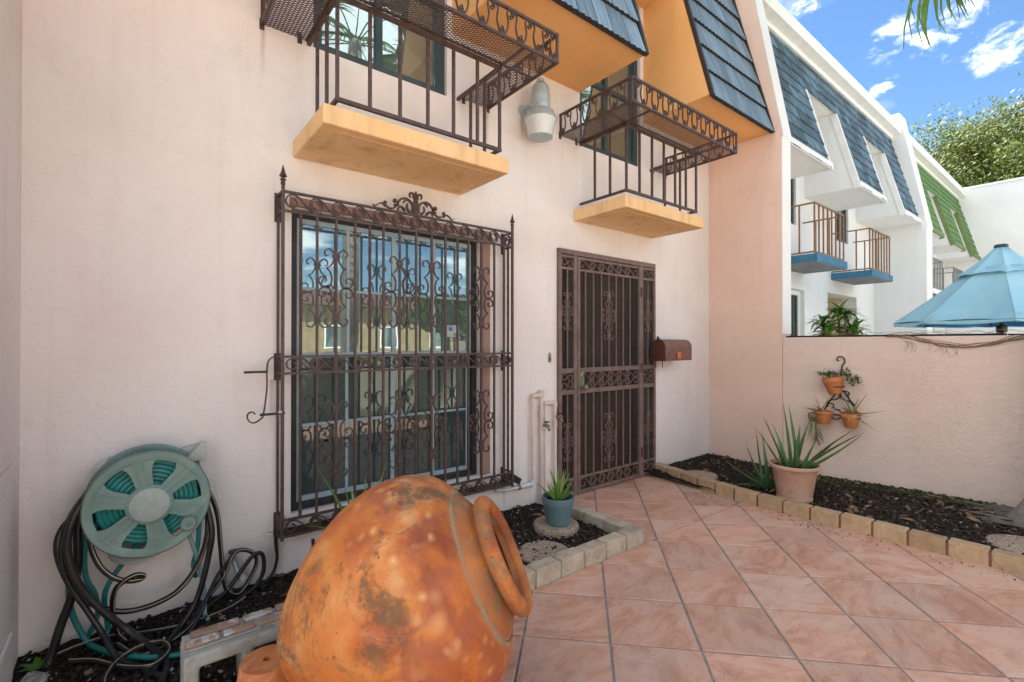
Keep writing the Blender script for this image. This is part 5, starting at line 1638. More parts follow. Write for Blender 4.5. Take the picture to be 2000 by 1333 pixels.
# hose wound on the drum
cl = MB(); rn = random.Random(4)
for i in range(6):
    for j in range(6):
        rr = 0.072 + j * 0.0185 + (0.009 if i % 2 else 0)
        if rr > 0.176: continue
        yy = -0.105 - i * 0.0235 - rn.uniform(0, 0.004)
        cl.tube([(HC.x + rr * math.cos(R(a)), yy + 0.006 * math.sin(R(a * 2 + i * 60)), HC.z + rr * math.sin(R(a))) for a in range(0, 361, 15)], 0.0105, 7)
coil = cl.build('wound_hose', 'hose_teal', hr)
ck = MB()
for i in range(4):
    rr = 0.183; yy = -0.115 - i * 0.03
    ck.tube([(HC.x + rr * math.cos(R(a)), yy, HC.z + rr * math.sin(R(a))) for a in range(10, 171, 15)], 0.0115, 7)
ck.build('wound_hose', 'hose_black', hr)

def hose(label, pts, mat, r=0.0115, stripe=None, n=7, drop=True):
    P = cr(pts, n)
    if drop: P = [Vector((p.x, min(p.y, -r - 0.003), max(p.z, zl(p.x, p.y) + r * 0.9))) for p in P]
    t = thing('garden_hose', label, 'hose', P[len(P) // 2].xyz, 'loose hoses under the hose reel')
    MB().tube(P, r, 9).build('tube', mat, t)
    if stripe:
        s = MB(); off = []
        u = None
        for i, p in enumerate(P):
            tg = (P[min(i + 1, len(P) - 1)] - P[max(i - 1, 0)]).normalized()
            d = Vector((stripe[0], stripe[1], stripe[2])); d = (d - tg * d.dot(tg)).normalized()
            off.append(p + d * (r - 0.0012))
        s.tube(off, 0.0022, 5).build('stripe', 'hose_stripe', t)
    return t
V1 = (0.35, -0.8, 0.45)
hose('black hose with cream stripe hanging in one wide loop below the reel', [(-0.09, -0.16, 0.74), (-0.155, -0.19, 0.66), (-0.188, -0.2, 0.591), (-0.232, -0.2, 0.526), (-0.244, -0.2, 0.455), (-0.226, -0.2, 0.36), (-0.187, -0.2, 0.258), (-0.135, -0.2, 0.195), (-0.064, -0.2, 0.14), (-0.002, -0.2, 0.12), (0.075, -0.2, 0.121), (0.155, -0.2, 0.148), (0.218, -0.2, 0.213), (0.261, -0.2, 0.304), (0.282, -0.2, 0.419), (0.272, -0.17, 0.55), (0.24, -0.15, 0.66)], 'hose_black', 0.0118, V1)
hose('thick black hose sweeping from the reel down across to the block', [(-0.10, -0.2, 0.72), (-0.155, -0.25, 0.655), (-0.194, -0.27, 0.575), (-0.207, -0.27, 0.468), (-0.182, -0.27, 0.344), (-0.132, -0.27, 0.239), (-0.074, -0.275, 0.151), (-0.014, -0.28, 0.075), (0.05, -0.34, 0.02), (0.093, -0.434, 0.0), (0.11, -0.52, 0.0), (0.09, -0.62, 0.0)], 'hose_black', 0.0145)
hose('black hose dropping almost straight from the reel to the soil by the pilaster', [(-0.11, -0.13, 0.70), (-0.165, -0.15, 0.61), (-0.182, -0.16, 0.502), (-0.182, -0.16, 0.363), (-0.201, -0.16, 0.231), (-0.234, -0.165, 0.121), (-0.264, -0.18, 0.0), (-0.28, -0.2, -0.03)], 'hose_black', 0.0165)
hose('black hose with cream stripe ending in a small curl in mid air', [(-0.08, -0.17, 0.69), (-0.135, -0.19, 0.60), (-0.142, -0.215, 0.476), (-0.114, -0.27, 0.387), (-0.068, -0.3, 0.328), (-0.015, -0.3, 0.293), (0.028, -0.3, 0.288), (0.037, -0.31, 0.305), (0.009, -0.32, 0.318), (-0.027, -0.31, 0.301), (-0.056, -0.27, 0.257), (-0.067, -0.22, 0.177), (-0.06, -0.17, 0.07), (-0.045, -0.16, 0.01), (-0.02, -0.22, -0.005)], 'hose_black', 0.0105, V1)
hose('black hose with cream stripe looping out towards the wall tap', [(0.22, -0.12, 0.70), (0.282, -0.13, 0.594), (0.328, -0.13, 0.459), (0.344, -0.13, 0.275), (0.36, -0.13, 0.108), (0.385, -0.125, 0.045), (0.424, -0.11, 0.02), (0.468, -0.10, 0.06), (0.507, -0.10, 0.138), (0.502, -0.10, 0.196), (0.448, -0.10, 0.234), (0.399, -0.11, 0.224), (0.36, -0.13, 0.144), (0.283, -0.16, 0.06), (0.215, -0.25, 0.01), (0.149, -0.321, 0.0), (0.071, -0.371, 0.0), (0.011, -0.354, 0.0), (-0.051, -0.222, 0.0)], 'hose_black', 0.0108, V1)
hose('old black hose with worn brown patches leaning down from the reel', [(0.25, -0.2, 0.63), (0.293, -0.24, 0.43), (0.279, -0.24, 0.287), (0.243, -0.24, 0.128), (0.205, -0.25, 0.055), (0.166, -0.266, 0.01), (0.12, -0.36, 0.0), (0.08, -0.5, 0.0), (0.043, -0.56, 0.0)], 'hose_black', 0.013)
hose('black hose with cream stripe lying flat along the foot of the wall', [(-0.263, -0.16, 0.0), (-0.179, -0.127, 0.0), (-0.09, -0.124, 0.0), (0.037, -0.182, 0.0), (0.167, -0.22, 0.0), (0.271, -0.22, 0.0), (0.371, -0.20, 0.0), (0.45, -0.15, 0.01)], 'hose_black', 0.0095, (0.2, -0.5, 0.85))
hose('brown worn hose slanting from the tap down to the soil', [(0.40, -0.09, 0.205), (0.345, -0.15, 0.18), (0.30, -0.2, 0.13), (0.25, -0.27, 0.06), (0.22, -0.30, 0.02), (0.19, -0.33, 0.0)], 'hose_black', 0.0095)
hose('teal hose looping low from the reel out over the soil', [(-0.13, -0.12, 0.55), (-0.17, -0.12, 0.43), (-0.21, -0.11, 0.30), (-0.211, -0.1, 0.178), (-0.187, -0.1, 0.076), (-0.151, -0.12, 0.0), (-0.123, -0.187, 0.0), (-0.049, -0.307, 0.0), (0.034, -0.394, 0.0), (0.123, -0.457, 0.0), (0.19, -0.47, 0.0)], 'hose_teal', 0.0115)
hose('teal hose hanging under the reel in front of its guide', [(0.02, -0.15, 0.40), (-0.003, -0.14, 0.354), (-0.054, -0.14, 0.288), (-0.09, -0.14, 0.219), (-0.096, -0.13, 0.157), (-0.09, -0.09, 0.07), (-0.085, -0.08, 0.01), (-0.10, -0.10, -0.01)], 'hose_teal', 0.0105)
hose('teal hose bent short below the left side of the reel', [(-0.10, -0.12, 0.50), (-0.152, -0.12, 0.435), (-0.164, -0.12, 0.375), (-0.157, -0.12, 0.279), (-0.127, -0.115, 0.191), (-0.12, -0.10, 0.10), (-0.155, -0.08, 0.0)], 'hose_teal', 0.0105)
hose('teal hose hanging below the right side of the reel', [(0.235, -0.11, 0.56), (0.255, -0.1, 0.485), (0.255, -0.1, 0.378), (0.248, -0.1, 0.291), (0.233, -0.1, 0.224), (0.245, -0.08, 0.15)], 'hose_teal', 0.0105)
hose('faded pale hose running straight down to the soil right of the reel', [(0.20, -0.10, 0.42), (0.235, -0.11, 0.30), (0.262, -0.12, 0.18), (0.275, -0.15, 0.08), (0.272, -0.20, 0.0), (0.28, -0.24, -0.02)], 'hose_pale', 0.0095)
hose('thin black hose dropping from the window guard corner along the wall', [(0.612, -0.05, 0.24), (0.616, -0.05, 0.18), (0.619, -0.05, 0.126), (0.601, -0.05, 0.055), (0.557, -0.06, 0.02), (0.496, -0.08, 0.01), (0.43, -0.10, 0.0)], 'hose_black', 0.0085)
hose('black hose bunched with the others at the left of the reel', [(-0.07, -0.22, 0.76), (-0.165, -0.235, 0.65), (-0.215, -0.24, 0.54), (-0.226, -0.24, 0.43), (-0.205, -0.24, 0.32), (-0.15, -0.25, 0.20), (-0.10, -0.28, 0.10), (-0.05, -0.36, 0.02), (0.02, -0.46, 0.0), (0.10, -0.60, 0.0)], 'hose_black', 0.0115)
hose('black hose with cream stripe tangled on the soil before the block', [(-0.20, -0.24, 0.0), (-0.12, -0.30, 0.0), (-0.03, -0.42, 0.0), (0.06, -0.50, 0.01), (0.12, -0.44, 0.015), (0.10, -0.36, 0.02), (0.02, -0.34, 0.02), (-0.06, -0.40, 0.01), (-0.08, -0.52, 0.0), (0.0, -0.62, 0.0)], 'hose_black', 0.0105, (0.2, -0.5, 0.85))
hose('black hose looped double beside the wall tap', [(0.30, -0.14, 0.02), (0.37, -0.13, 0.06), (0.43, -0.12, 0.13), (0.49, -0.12, 0.20), (0.535, -0.11, 0.19), (0.54, -0.11, 0.10), (0.50, -0.11, 0.03), (0.44, -0.13, 0.01), (0.36, -0.18, 0.0)], 'hose_black', 0.0105)
tp = thing('wall_tap', 'grey outdoor tap with plastic connector low on the wall', 'tap', (0.42, -0.05, 0.1))
m = MB(); m.tube([(0.415, -0.001, 0.175), (0.415, -0.06, 0.165)], 0.014, 10); m.tube([(0.412, -0.055, 0.168), (0.43, -0.075, 0.11)], 0.012, 10); m.build('spout', 'galv', tp)
MB().tube([(0.43, -0.075, 0.118), (0.452, -0.085, 0.075)], 0.020, 12).build('connector', 'bracket', tp)
MB().tube([(0.415, -0.05, 0.175), (0.415, -0.05, 0.215)], 0.006, 8).build('stem', 'galv', tp)
MB().lathe([(0.026, 0), (0.028, 0.006), (0.012, 0.01)], (0.415, -0.05, 0.215), (0, 0, 1), 12, flute=0.12).build('handle', 'black_plastic', tp)
cd = thing('wall_conduit', 'pale painted conduit on the wall under the window guard corner', 'pipe', (0.605, -0.01, 0.1))
MB().tube([(0.604, -0.012, 0.235), (0.604, -0.012, 0.02)], 0.008, 8).build('pipe', 'pipe', cd)
MB().tube([(0.560, -0.035, 0.262), (0.600, -0.035, 0.258)], 0.007, 8).build('stub', 'pvc', cd)

# ================================================================== POTTED PLANTS
def pot_mesh(c, r0, r1, h, rim, mat, parent, name='pot', tilt=None):
    prof = [(r0 * 0.9, 0), (r0, 0.006), (r0 + (r1 - r0) * 0.80, h - rim), (r1 * 1.0, h - rim + 0.003), (r1 * 1.04, h - 0.006), (r1 * 1.02, h), (r1 * 0.93, h), (r1 * 0.90, h - 0.03), (0.001, h - 0.035)]
    return MB().lathe(prof, c, tilt or (0, 0, 1), 36, cap1=False).build(name, mat, parent)
def aloe(parent, base, n, lmin, lmax, wid, mat, seed, tmin=35, tmax=85, spread=0.05, droop=0.35, yaw0=0, yawr=360):
    rn = random.Random(seed)
    for i in range(n):
        yaw = R(yaw0 + (yawr * (i * 0.381966) % yawr) + rn.uniform(-14, 14))
        f = rn.random()
        ti = R(tmin + (tmax - tmin) * f); L = rn.uniform(lmin, lmax) * (0.75 + 0.25 * f)
        d = spread * (1 - f) * rn.uniform(0.5, 1)
        b = (base[0] + math.cos(yaw) * d, base[1] + math.sin(yaw) * d, base[2])
        blade(MB(), b, yaw, ti, L, wid * rn.uniform(0.8, 1.15), droop * rn.uniform(-0.5, 1.2), 0.24, 8, rn.uniform(-.3, .3)).build('leaf', mat, parent)
bp = thing('potted_aloe', 'bright green aloe in a blue grey plastic pot on a stepping stone', 'plant', (2.285, -0.52, 0.07))
pot_mesh((2.285, -0.52, 0.071), 0.082, 0.108, 0.185, 0.05, 'pot_blue', bp)
MB().lathe([(0.094, 0), (0.094, 0.004)], (2.285, -0.52, 0.222), (0, 0, 1), 24).build('soil', 'soil', bp)
aloe(bp, (2.285, -0.52, 0.228), 26, 0.14, 0.26, 0.022, 'aloe_bright', 21, 38, 88, 0.055, 0.5)

gp_ = thing('potted_aloe', 'large dark green aloe in a faded terracotta coloured pot on the bed', 'plant', (4.175, -1.285, 0.045))
prof = [(0.118, 0), (0.125, 0.004), (0.128, 0.030), (0.124, 0.034), (0.160, 0.245), (0.166, 0.25), (0.172, 0.26), (0.186, 0.268), (0.188, 0.285), (0.180, 0.292), (0.166, 0.29), (0.160, 0.26), (0.001, 0.255)]
MB().lathe(prof, (4.175, -1.285, 0.045), (0, 0, 1), 48, cap1=False).build('pot', 'pot_plastic', gp_)
MB().lathe([(0.160, 0.262), (0.10, 0.27), (0.001, 0.272)], (4.175, -1.285, 0.045), (0, 0, 1), 24, cap1=False).build('soil', 'soil', gp_)
rn = random.Random(8)
for (dx, dy, yaw, tilt, L, w, dr) in [(-.02, .02, 150, 84, .52, .046, .05), (.01, -.02, 60, 80, .50, .044, .05), (-.06, .05, 115, 72, .42, .034, .15), (.05, -.06, -75, 52, .48, .050, .25), (.07, -.05, -95, 42, .52, .046, .1), (.03, -.09, -70, 35, .50, .046, -.25),
                                     (.02, .07, 100, 62, .40, .034, -.2), (-.05, -.03, 200, 66, .30, .034, .2), (-.03, -.08, 255, 70, .30, .034, .1), (-.07, .02, 170, 60, .26, .028, .1), (.09, .02, 10, 68, .34, .034, .2), (.05, .08, 60, 66, .36, .03, .2),
                                     (0, 0, 300, 78, .36, .036, .1), (-.05, .08, 120, 60, .36, .028, .1), (.02, -.05, -60, 68, .38, .034, .1), (-.02, -.10, -110, 55, .30, .032, .3), (.06, 0, -30, 75, .42, .034, .1), (-.09, .05, 140, 50, .30, .03, -.3)]:
    blade(MB(), (4.175 + dx, -1.285 + dy, 0.312), R(yaw), R(tilt), L, w, dr, 0.26, 9, rn.uniform(-.3, .3)).build('leaf', 'aloe', gp_)

ga = thing('aloe_plant', 'dark green aloe growing in the soil beside the large pot', 'plant', (4.32, -1.02, 0.05))
for (dx, dy, yaw, tilt, L, w, dr) in [(-.02, .03, 140, 80, .42, .034, -.1), (.0, .0, 60, 82, .40, .034, .1), (.0, -.03, 320, 74, .36, .03, -.1), (-.02, .05, 118, 30, .30, .055, -.2), (-.03, .02, 160, 42, .24, .05, .1), (.0, -.02, 230, 45, .22, .045, -.2), (.02, .04, 95, 62, .30, .03, -.1), (0, .06, 120, 70, .33, .025, -.1), (.02, -.04, 280, 55, .26, .05, .1), (-.01, 0, 200, 70, .24, .03, 0), (.03, .02, 30, 60, .28, .03, .1), (-.05, .05, 150, 15, .20, .04, .3)]:
    blade(MB(), (4.32 + dx, -1.02 + dy, 0.055), R(yaw), R(tilt), L * 1.2, w * 1.15, dr, 0.26, 9).build('leaf', 'aloe', ga)

# plant stand with an aloe behind the jar
ps = thing('plant_stand', 'black iron plant stand with an aloe pot behind the jar', 'plant stand', (0.86, -0.42, 0.0))
for a, b in ((0.735, -0.36), (1.06, -0.36), (0.77, -0.60), (1.06, -0.60)):
    cx, cy = 0.90, -0.48
    MB().bar((cx + (a - cx) * 1.08, cy + (b - cy) * 1.08, 0.300), (a, b, 0.0), 0.014).build('leg', 'black_iron', ps)
MB().tube([(0.90 + 0.13 * math.cos(R(t)), -0.48 + 0.13 * math.sin(R(t)), 0.215) for t in range(0, 361, 20)], 0.007, 6).build('ring', 'black_iron', ps)
st2 = MB(); st2.bar((0.728, -0.352, 0.270), (1.068, -0.352, 0.270), 0.012); st2.bar((0.764, -0.608, 0.270), (1.068, -0.608, 0.270), 0.012); st2.bar((0.735, -0.48, 0.206), (1.06, -0.48, 0.206), 0.012); st2.build('crossbar', 'black_iron', ps)
ap = thing('potted_aloe', 'slender green aloe in a terracotta pot held by the plant stand', 'plant', (0.92, -0.48, 0.215))
pot_mesh((0.92, -0.48, 0.215), 0.065, 0.085, 0.12, 0.03, 'terracotta', ap)
for (yaw, tilt, L, w, dr) in [(160, 66, .42, .036, .12), (30, 86, .30, .026, 0), (5, 70, .38, .030, .0), (0, 74, .28, .024, .0), (178, 30, .26, .03, .15), (100, 75, .26, .03, .1), (260, 70, .26, .03, .1), (150, 78, .28, .03, .05)]:
    blade(MB(), (0.92 + 0.02 * math.cos(R(yaw)), -0.48 + 0.02 * math.sin(R(yaw)), 0.305), R(yaw), R(tilt), L, w, dr, 0.26, 8).build('leaf', 'aloe_bright', ap)
wd = thing('weed', 'small broad leaved weed in the soil by the pilaster', 'plant', (-0.30, -0.17, -0.03))
for k in range(7):
    blade(MB(), (-0.30, -0.17, -0.03), R(51 * k), R(35), 0.07, 0.034, 0.5, 0.06, 5).build('leaf', 'bush_leaf', wd)

# ================================================================== WALL PLANTER
wp = thing('wall_pot_rack', 'black wrought iron wall rack with scrolls holding three small pots', 'pot rack', (5.18, -1.27, 0.5))
WX = 5.170
def rk_(pts, w=0.009, n=5): return MB().ribbon([(WX, p[0], p[1]) for p in cr(pts, n)], (1, 0, 0), w, 0.008).build('scroll', 'black_iron', wp)
rk_([(-1.31, 0.905), (-1.30, 1.0), (-1.315, 1.09), (-1.335, 1.13), (-1.325, 1.17), (-1.295, 1.18), (-1.275, 1.165), (-1.275, 1.145), (-1.29, 1.14)])
rk_([(-1.28, 0.86), (-1.20, 0.735), (-1.165, 0.665)], 0.010)
rk_([(-1.33, 0.86), (-1.40, 0.735), (-1.43, 0.665)], 0.010)
rk_([(-1.185, 0.725), (-1.215, 0.765), (-1.26, 0.775), (-1.293, 0.80), (-1.297, 0.84), (-1.27, 0.862), (-1.235, 0.85), (-1.235, 0.825), (-1.255, 0.818)])
rk_([(-1.415, 0.725), (-1.385, 0.765), (-1.34, 0.775), (-1.307, 0.80), (-1.303, 0.84), (-1.33, 0.862), (-1.365, 0.85), (-1.365, 0.825), (-1.345, 0.818)])
rk_([(-1.195, 0.70), (-1.20, 0.73), (-1.235, 0.735), (-1.245, 0.705), (-1.225, 0.69)])
rk_([(-1.245, 0.685), (-1.29, 0.68), (-1.305, 0.645), (-1.29, 0.60), (-1.245, 0.595), (-1.23, 0.61)])
rk_([(-1.22, 0.635), (-1.30, 0.632), (-1.36, 0.63)], 0.010)
def ring(cy, z, r):
    return MB().tube([(WX - 0.012 - r + r * math.cos(R(t)), cy + r * math.sin(R(t)), z) for t in range(0, 361, 15)], 0.0055, 6).build('ring', 'black_iron', wp)
ring(-1.285, 0.905, 0.066); ring(-1.185, 0.640, 0.068); ring(-1.405, 0.632, 0.068)
tp1 = thing('potted_succulent', 'small terracotta pot of jade succulent at the top of the wall rack', 'plant', (5.09, -1.285, 0.83))
pot_mesh((5.090, -1.285, 0.835), 0.052, 0.082, 0.155, 0.045, 'terracotta', tp1, tilt=(-0.04, 0.16, 1))
rn = random.Random(31)
def jade(parent, c, n, rad, seed, zs=0.7):
    rn = random.Random(seed)
    for i in range(n):
        d = Vector((rn.gauss(0, 1), rn.gauss(0, 1), rn.gauss(0, zs))); d = d.normalized() * rad * rn.uniform(0.35, 1)
        p = Vector(c) + d
        p.x = min(p.x, 5.165)
        blade(MB(), p, rn.uniform(0, 6.28), R(rn.uniform(-20, 70)), rn.uniform(0.026, 0.042), 0.019, 0.3, 0.12, 4).build('leaf', 'succulent', parent)
jade(tp1, (5.085, -1.245, 1.01), 55, 0.062, 1, 0.5)
jade(tp1, (5.09, -1.19, 1.015), 30, 0.05, 2, 0.5)
jade(tp1, (5.10, -1.36, 1.03), 34, 0.05, 3, 0.8)
jade(tp1, (5.09, -1.43, 0.965), 50, 0.062, 4, 0.9)
MB().tube(cr([(5.09, -1.28, 0.98), (5.10, -1.33, 1.03), (5.10, -1.40, 0.99), (5.09, -1.43, 0.96)], 4), 0.005, 6).build('stem', 'dry', tp1)
tp2 = thing('potted_aloe', 'small pale aloe with trailing dry roots in a terracotta wall rack pot', 'plant', (5.09, -1.185, 0.555))
pot_mesh((5.092, -1.185, 0.545), 0.050, 0.073, 0.125, 0.04, 'terracotta', tp2)
for (yaw, tilt, L, w, dr) in [(110, 75, .16, .022, .1), (270, 65, .15, .020, .1), (80, 5, .17, .02, -.1), (100, 20, .15, .022, .5), (190, 30, .12, .024, .2), (60, 40, .10, .022, .1), (150, 20, .13, .02, .4)]:
    blade(MB(), (5.085, -1.165, 0.66), R(yaw), R(tilt), L, w, dr, 0.26, 7).build('leaf', 'aloe_pale', tp2)
rn = random.Random(6)
for k in range(14):
    y0 = -1.13 + rn.uniform(-.03, .03)
    MB().tube(cr([(5.08, y0, 0.655), (5.06, y0 + 0.04, 0.62), (5.10, y0 + rn.uniform(-.02, .04), 0.5), (5.10 + rn.uniform(-.03, .03), y0 + rn.uniform(-.06, .03), 0.40 + rn.uniform(-.07, .03))], 4), 0.0026, 5).build('root', 'dry', tp2)
for k in range(7):
    blade(MB(), (5.10, -1.10 + rn.uniform(-.03, .03), 0.60), R(rn.uniform(150, 210)), R(-70), rn.uniform(.14, .24), 0.022, rn.uniform(-.2, .3), 0.22, 6).build('leaf', 'aloe_pale', tp2)
tp3 = thing('potted_aloe', 'small spiky pale aloe in the terracotta pot at the other foot of the wall rack', 'plant', (5.09, -1.405, 0.54))
pot_mesh((5.092, -1.405, 0.540), 0.048, 0.075, 0.135, 0.04, 'terracotta', tp3, tilt=(-0.08, 0.02, 1))
for (yaw, tilt, L, w, dr) in [(275, 60, .24, .026, .0), (90, 72, .20, .030, .2), (270, 12, .26, .022, -.05), (262, -30, .22, .018, .1), (240, 5, .18, .022, .1), (180, -10, .12, .03, 1.2), (300, 75, .16, .02, .1), (120, 55, .14, .026, .1), (250, 68, .17, .018, .1), (95, 40, .12, .024, .1)]:
    blade(MB(), (5.078, -1.415, 0.66), R(yaw), R(tilt), L, w, dr, 0.26, 7).build('leaf', 'aloe_pale', tp3)

# dead vine hanging on the garden wall
vn = thing('dead_vine', 'tangle of dead vine runners drooping over the top of the garden wall', 'vine', (5.17, -2.1, 1.3))
rn = random.Random(17)
for k in range(7):
    pts = [(5.174, y + rn.uniform(-.03, .03), z + rn.uniform(-.012, .012) + (0.02 if k > 4 else 0)) for y, z in ((-1.66, 1.368), (-1.80, 1.352), (-1.92, 1.318), (-2.03, 1.285), (-2.14, 1.272), (-2.24, 1.280), (-2.34, 1.302), (-2.45, 1.335), (-2.58, 1.37), (-2.75, 1.385))]
    MB().tube(cr(pts, 4), 0.0019 + 0.0008 * (k < 3), 5).build('runner', 'dry', vn)
for k in range(18):
    y = rn.uniform(-2.3, -0.85); pts = [(5.20 + rn.uniform(-.02, .05), y, 1.378), (5.20, y - 0.06, 1.378 + rn.uniform(0.005, 0.03)), (5.21, y - 0.14, 1.38 + rn.uniform(0, 0.03)), (5.20 + rn.uniform(-.02, .05), y - 0.24, 1.378)]
    MB().tube(cr(pts, 4), 0.0016, 4).build('runner', 'dry', vn)
for k in range(16):
    y = rn.uniform(-2.1, -1.75); z = 1.33 - (y + 1.75) * -0.16
    pts = [(5.176, y, z), (5.178, y - rn.uniform(0, .04), z - 0.035), (5.177, y - rn.uniform(-.02, .05), z - rn.uniform(.05, .10))]
    MB().tube(cr(pts, 3), 0.0009, 4).build('rootlet', 'dry', vn)

# ================================================================== PALM
pm = thing('palm_tree', 'palm with flared grey trunk and surface roots in the bed by the garden wall', 'palm', (4.92, -2.72, 0))
prof = [(0.40, -0.02), (0.345, 0.06), (0.275, 0.16), (0.21, 0.32), (0.160, 0.65), (0.135, 1.5), (0.125, 3.5), (0.115, 4.9), (0.09, 5.5)]
tk = MB().lathe([(r, z) for r, z in cr(prof, 3)], (4.92, -2.735, 0.0), (0, 0, 1), 24)
tk.v = [(v[0] + 0.006 * noise.noise(Vector(v) * 6), v[1] + 0.006 * noise.noise(Vector(v) * 6 + Vector((5, 5, 5))), v[2]) for v in tk.v]
tk.build('trunk', 'trunk', pm)
rn = random.Random(23)
for k in range(20):
    y0, x0 = -2.50 + rn.uniform(-.12, .05), 4.78 + rn.uniform(-.18, .30)
    L = rn.uniform(0.18, 0.5)
    pts = [(x0, y0 - 0.05, 0.085), (x0 + rn.uniform(-.05, .05), y0 + L * 0.35, 0.082), (x0 + rn.uniform(-.08, .08), y0 + L * 0.7, 0.070), (x0 + rn.uniform(-.1, .1), y0 + L, 0.045)]
    pts = [(min(p[0], 5.15), p[1], p[2]) for p in pts]
    MB().tube(cr(pts, 4), [0.011 - 0.007 * i / 12 for i in range(13)], 7).build('root', 'root', pm)

def fan_frond():
    """fan leaf: stalk along +x then a pleated fan of drooping segments"""
    m = MB()
    st = cr([(0, 0, 0), (0.4, 0, 0.08), (0.8, 0, 0.07), (1.1, 0, 0.0)], 4)
    m.tube(st, [0.014 - 0.006 * i / (len(st) - 1) for i in range(len(st))], 5)
    hub = Vector((1.1, 0, 0)); rn = random.Random(2); n = 46
    for i in range(n):
        a = R(-118 + 236 * i / (n - 1))
        L = (0.78 + 0.22 * math.cos(a * 0.8)) * rn.uniform(0.9, 1.08)
        d = Vector((math.cos(a), math.sin(a), 0)); s = Vector((-math.sin(a), math.cos(a), 0))
        p = hub.copy(); vs = []
        N = 6; el = 0.12; bend = rn.uniform(1.1, 1.75)
        for k in range(N + 1):
            f = k / N
            w = 0.034 * (0.25 + 1.2 * f) * (1 - max(0, f - 0.35) / 0.65) ** 0.8 + 0.001
            e = el - bend * max(0, f - 0.28) ** 1.15
            t = d * math.cos(e) + Vector((0, 0, math.sin(e)))
            up = s.cross(t) * -1
            vs += [p - s * w + up * 0.004, p - up * w * 0.3, p + s * w + up * 0.004]
            p = p + t * L / N
        fs = []
        for k in range(N):
            for q in (0, 1):
                fs.append((3 * k + q, 3 * k + q + 1, 3 * k + q + 4, 3 * k + q + 3))
        m.add(vs, fs, 0, True)
    return m.mesh('frond', MAT['palm_leaf'])
fme = fan_frond()
rn = random.Random(40)
crown = Vector((4.92, -2.735, 5.47))
fr_list = [(90, -60, 0.92), (100, -68, 0.84)] + [(rn.uniform(-10, 10) + 24 * k + 40 + (14 if 60 < 24 * k + 40 < 145 else 0), rn.uniform(5, 62), rn.uniform(0.8, 1.0)) for k in range(0, 15, 2)]
for yaw, pit, sc in fr_list:
    M = Matrix.Translation(crown) @ Matrix.Rotation(R(yaw), 4, 'Z') @ Matrix.Rotation(R(-pit), 4, 'Y') @ Matrix.Scale(sc, 4)
    o = link('frond', fme, None, 0, False, M); attach(o, pm)

# ================================================================== NEIGHBOUR'S PATIO
um = thing('patio_umbrella', 'light blue canvas patio umbrella with vent top beyond the garden wall', 'umbrella', (8.67, -1.99, -0.2))
UX, UY, UZ = 8.67, -1.99, 1.61
UR, UH = 1.08, 1.10
def canopy(r0, r1, z0, z1, n, sag, mat, name, hem=None, parent=um):
    m = MB(); K = 8; S = 6; vs = []
    for ring_ in range(n + 1):
        f = ring_ / n
        for k in range(K):
            for s in range(S):
                g = s / S; a = R(360 / K * (k + g) + 12)
                pull = 1 - (1 - math.cos(R(22.5))) * math.sin(math.pi * g) * 1.5
                r = (r0 + (r1 - r0) * f) * pull
                z = z0 + (z1 - z0) * (f ** 0.88) - sag * math.sin(math.pi * g) * f * 0.5 + 0.014 * f * noise.noise(Vector((k * 3.1 + g * 2.5, f * 2.2, n)))
                if f > 0.97: z += 0.09 * math.sin(math.pi * g)
                vs.append((UX + r * math.cos(a), UY + r * math.sin(a), UZ + z))
    W = K * S
    m.add(vs, [(i * W + j, i * W + (j + 1) % W, (i + 1) * W + (j + 1) % W, (i + 1) * W + j) for i in range(n) for j in range(W)], 0, True)
    o = m.build(name, mat, parent)
    so = o.modifiers.new('thick', 'SOLIDIFY'); so.thickness = 0.004
    return o
can = canopy(0.30, UR, 0.66, -0.03, 10, 0.15, 'canvas', 'canopy')
canopy(0.06, 0.44, 0.92, 0.56, 5, 0.12, 'canvas', 'vent_top')
canopy(UR * 1.0, UR * 0.99, -0.034, -0.075, 2, 0.10, 'canvas', 'valance')
canopy(0.50, UR * 0.975, 0.41, -0.06, 8, 0.15, 'canvas_trim', 'lining')
MB().lathe([(0.065, 0.918), (0.072, 0.93), (0.06, 0.955), (0.02, 0.96)], (UX, UY, UZ), (0, 0, 1), 20).build('finial', 'dark_frame', um)
MB().lathe([(0.024, -1.68), (0.024, 0.92)], (UX, UY, UZ), (0, 0, 1), 16).build('pole', 'black_plastic', um)
MB().lathe([(0.045, -0.17), (0.055, -0.15), (0.055, -0.09), (0.035, -0.07)], (UX, UY, UZ), (0, 0, 1), 16).build('runner', 'black_plastic', um)
MB().lathe([(0.28, -1.70), (0.28, -1.65), (0.06, -1.60), (0.04, -1.45)], (UX, UY, UZ), (0, 0, 1), 28).build('base', 'black_plastic', um)
for k in range(8):
    a = R(45 * k + 12)
    MB().tube([(UX + (0.44 + (UR - 0.44) * f) * math.cos(a), UY + (0.44 + (UR - 0.44) * f) * math.sin(a), UZ + 0.66 - 0.69 * (((0.44 + (UR - 0.44) * f) - 0.30) / (UR - 0.30)) ** 0.88 + 0.004) for f in (0, 0.2, 0.4, 0.6, 0.8, 1.0)], 0.006, 6).build('seam', 'canvas', um)
    MB().bar((UX + 0.05 * math.cos(a), UY + 0.05 * math.sin(a), UZ + 0.80), (UX + UR * 0.96 * math.cos(a), UY + UR * 0.96 * math.sin(a), UZ - 0.06), 0.014).build('rib', 'black_plastic', um)

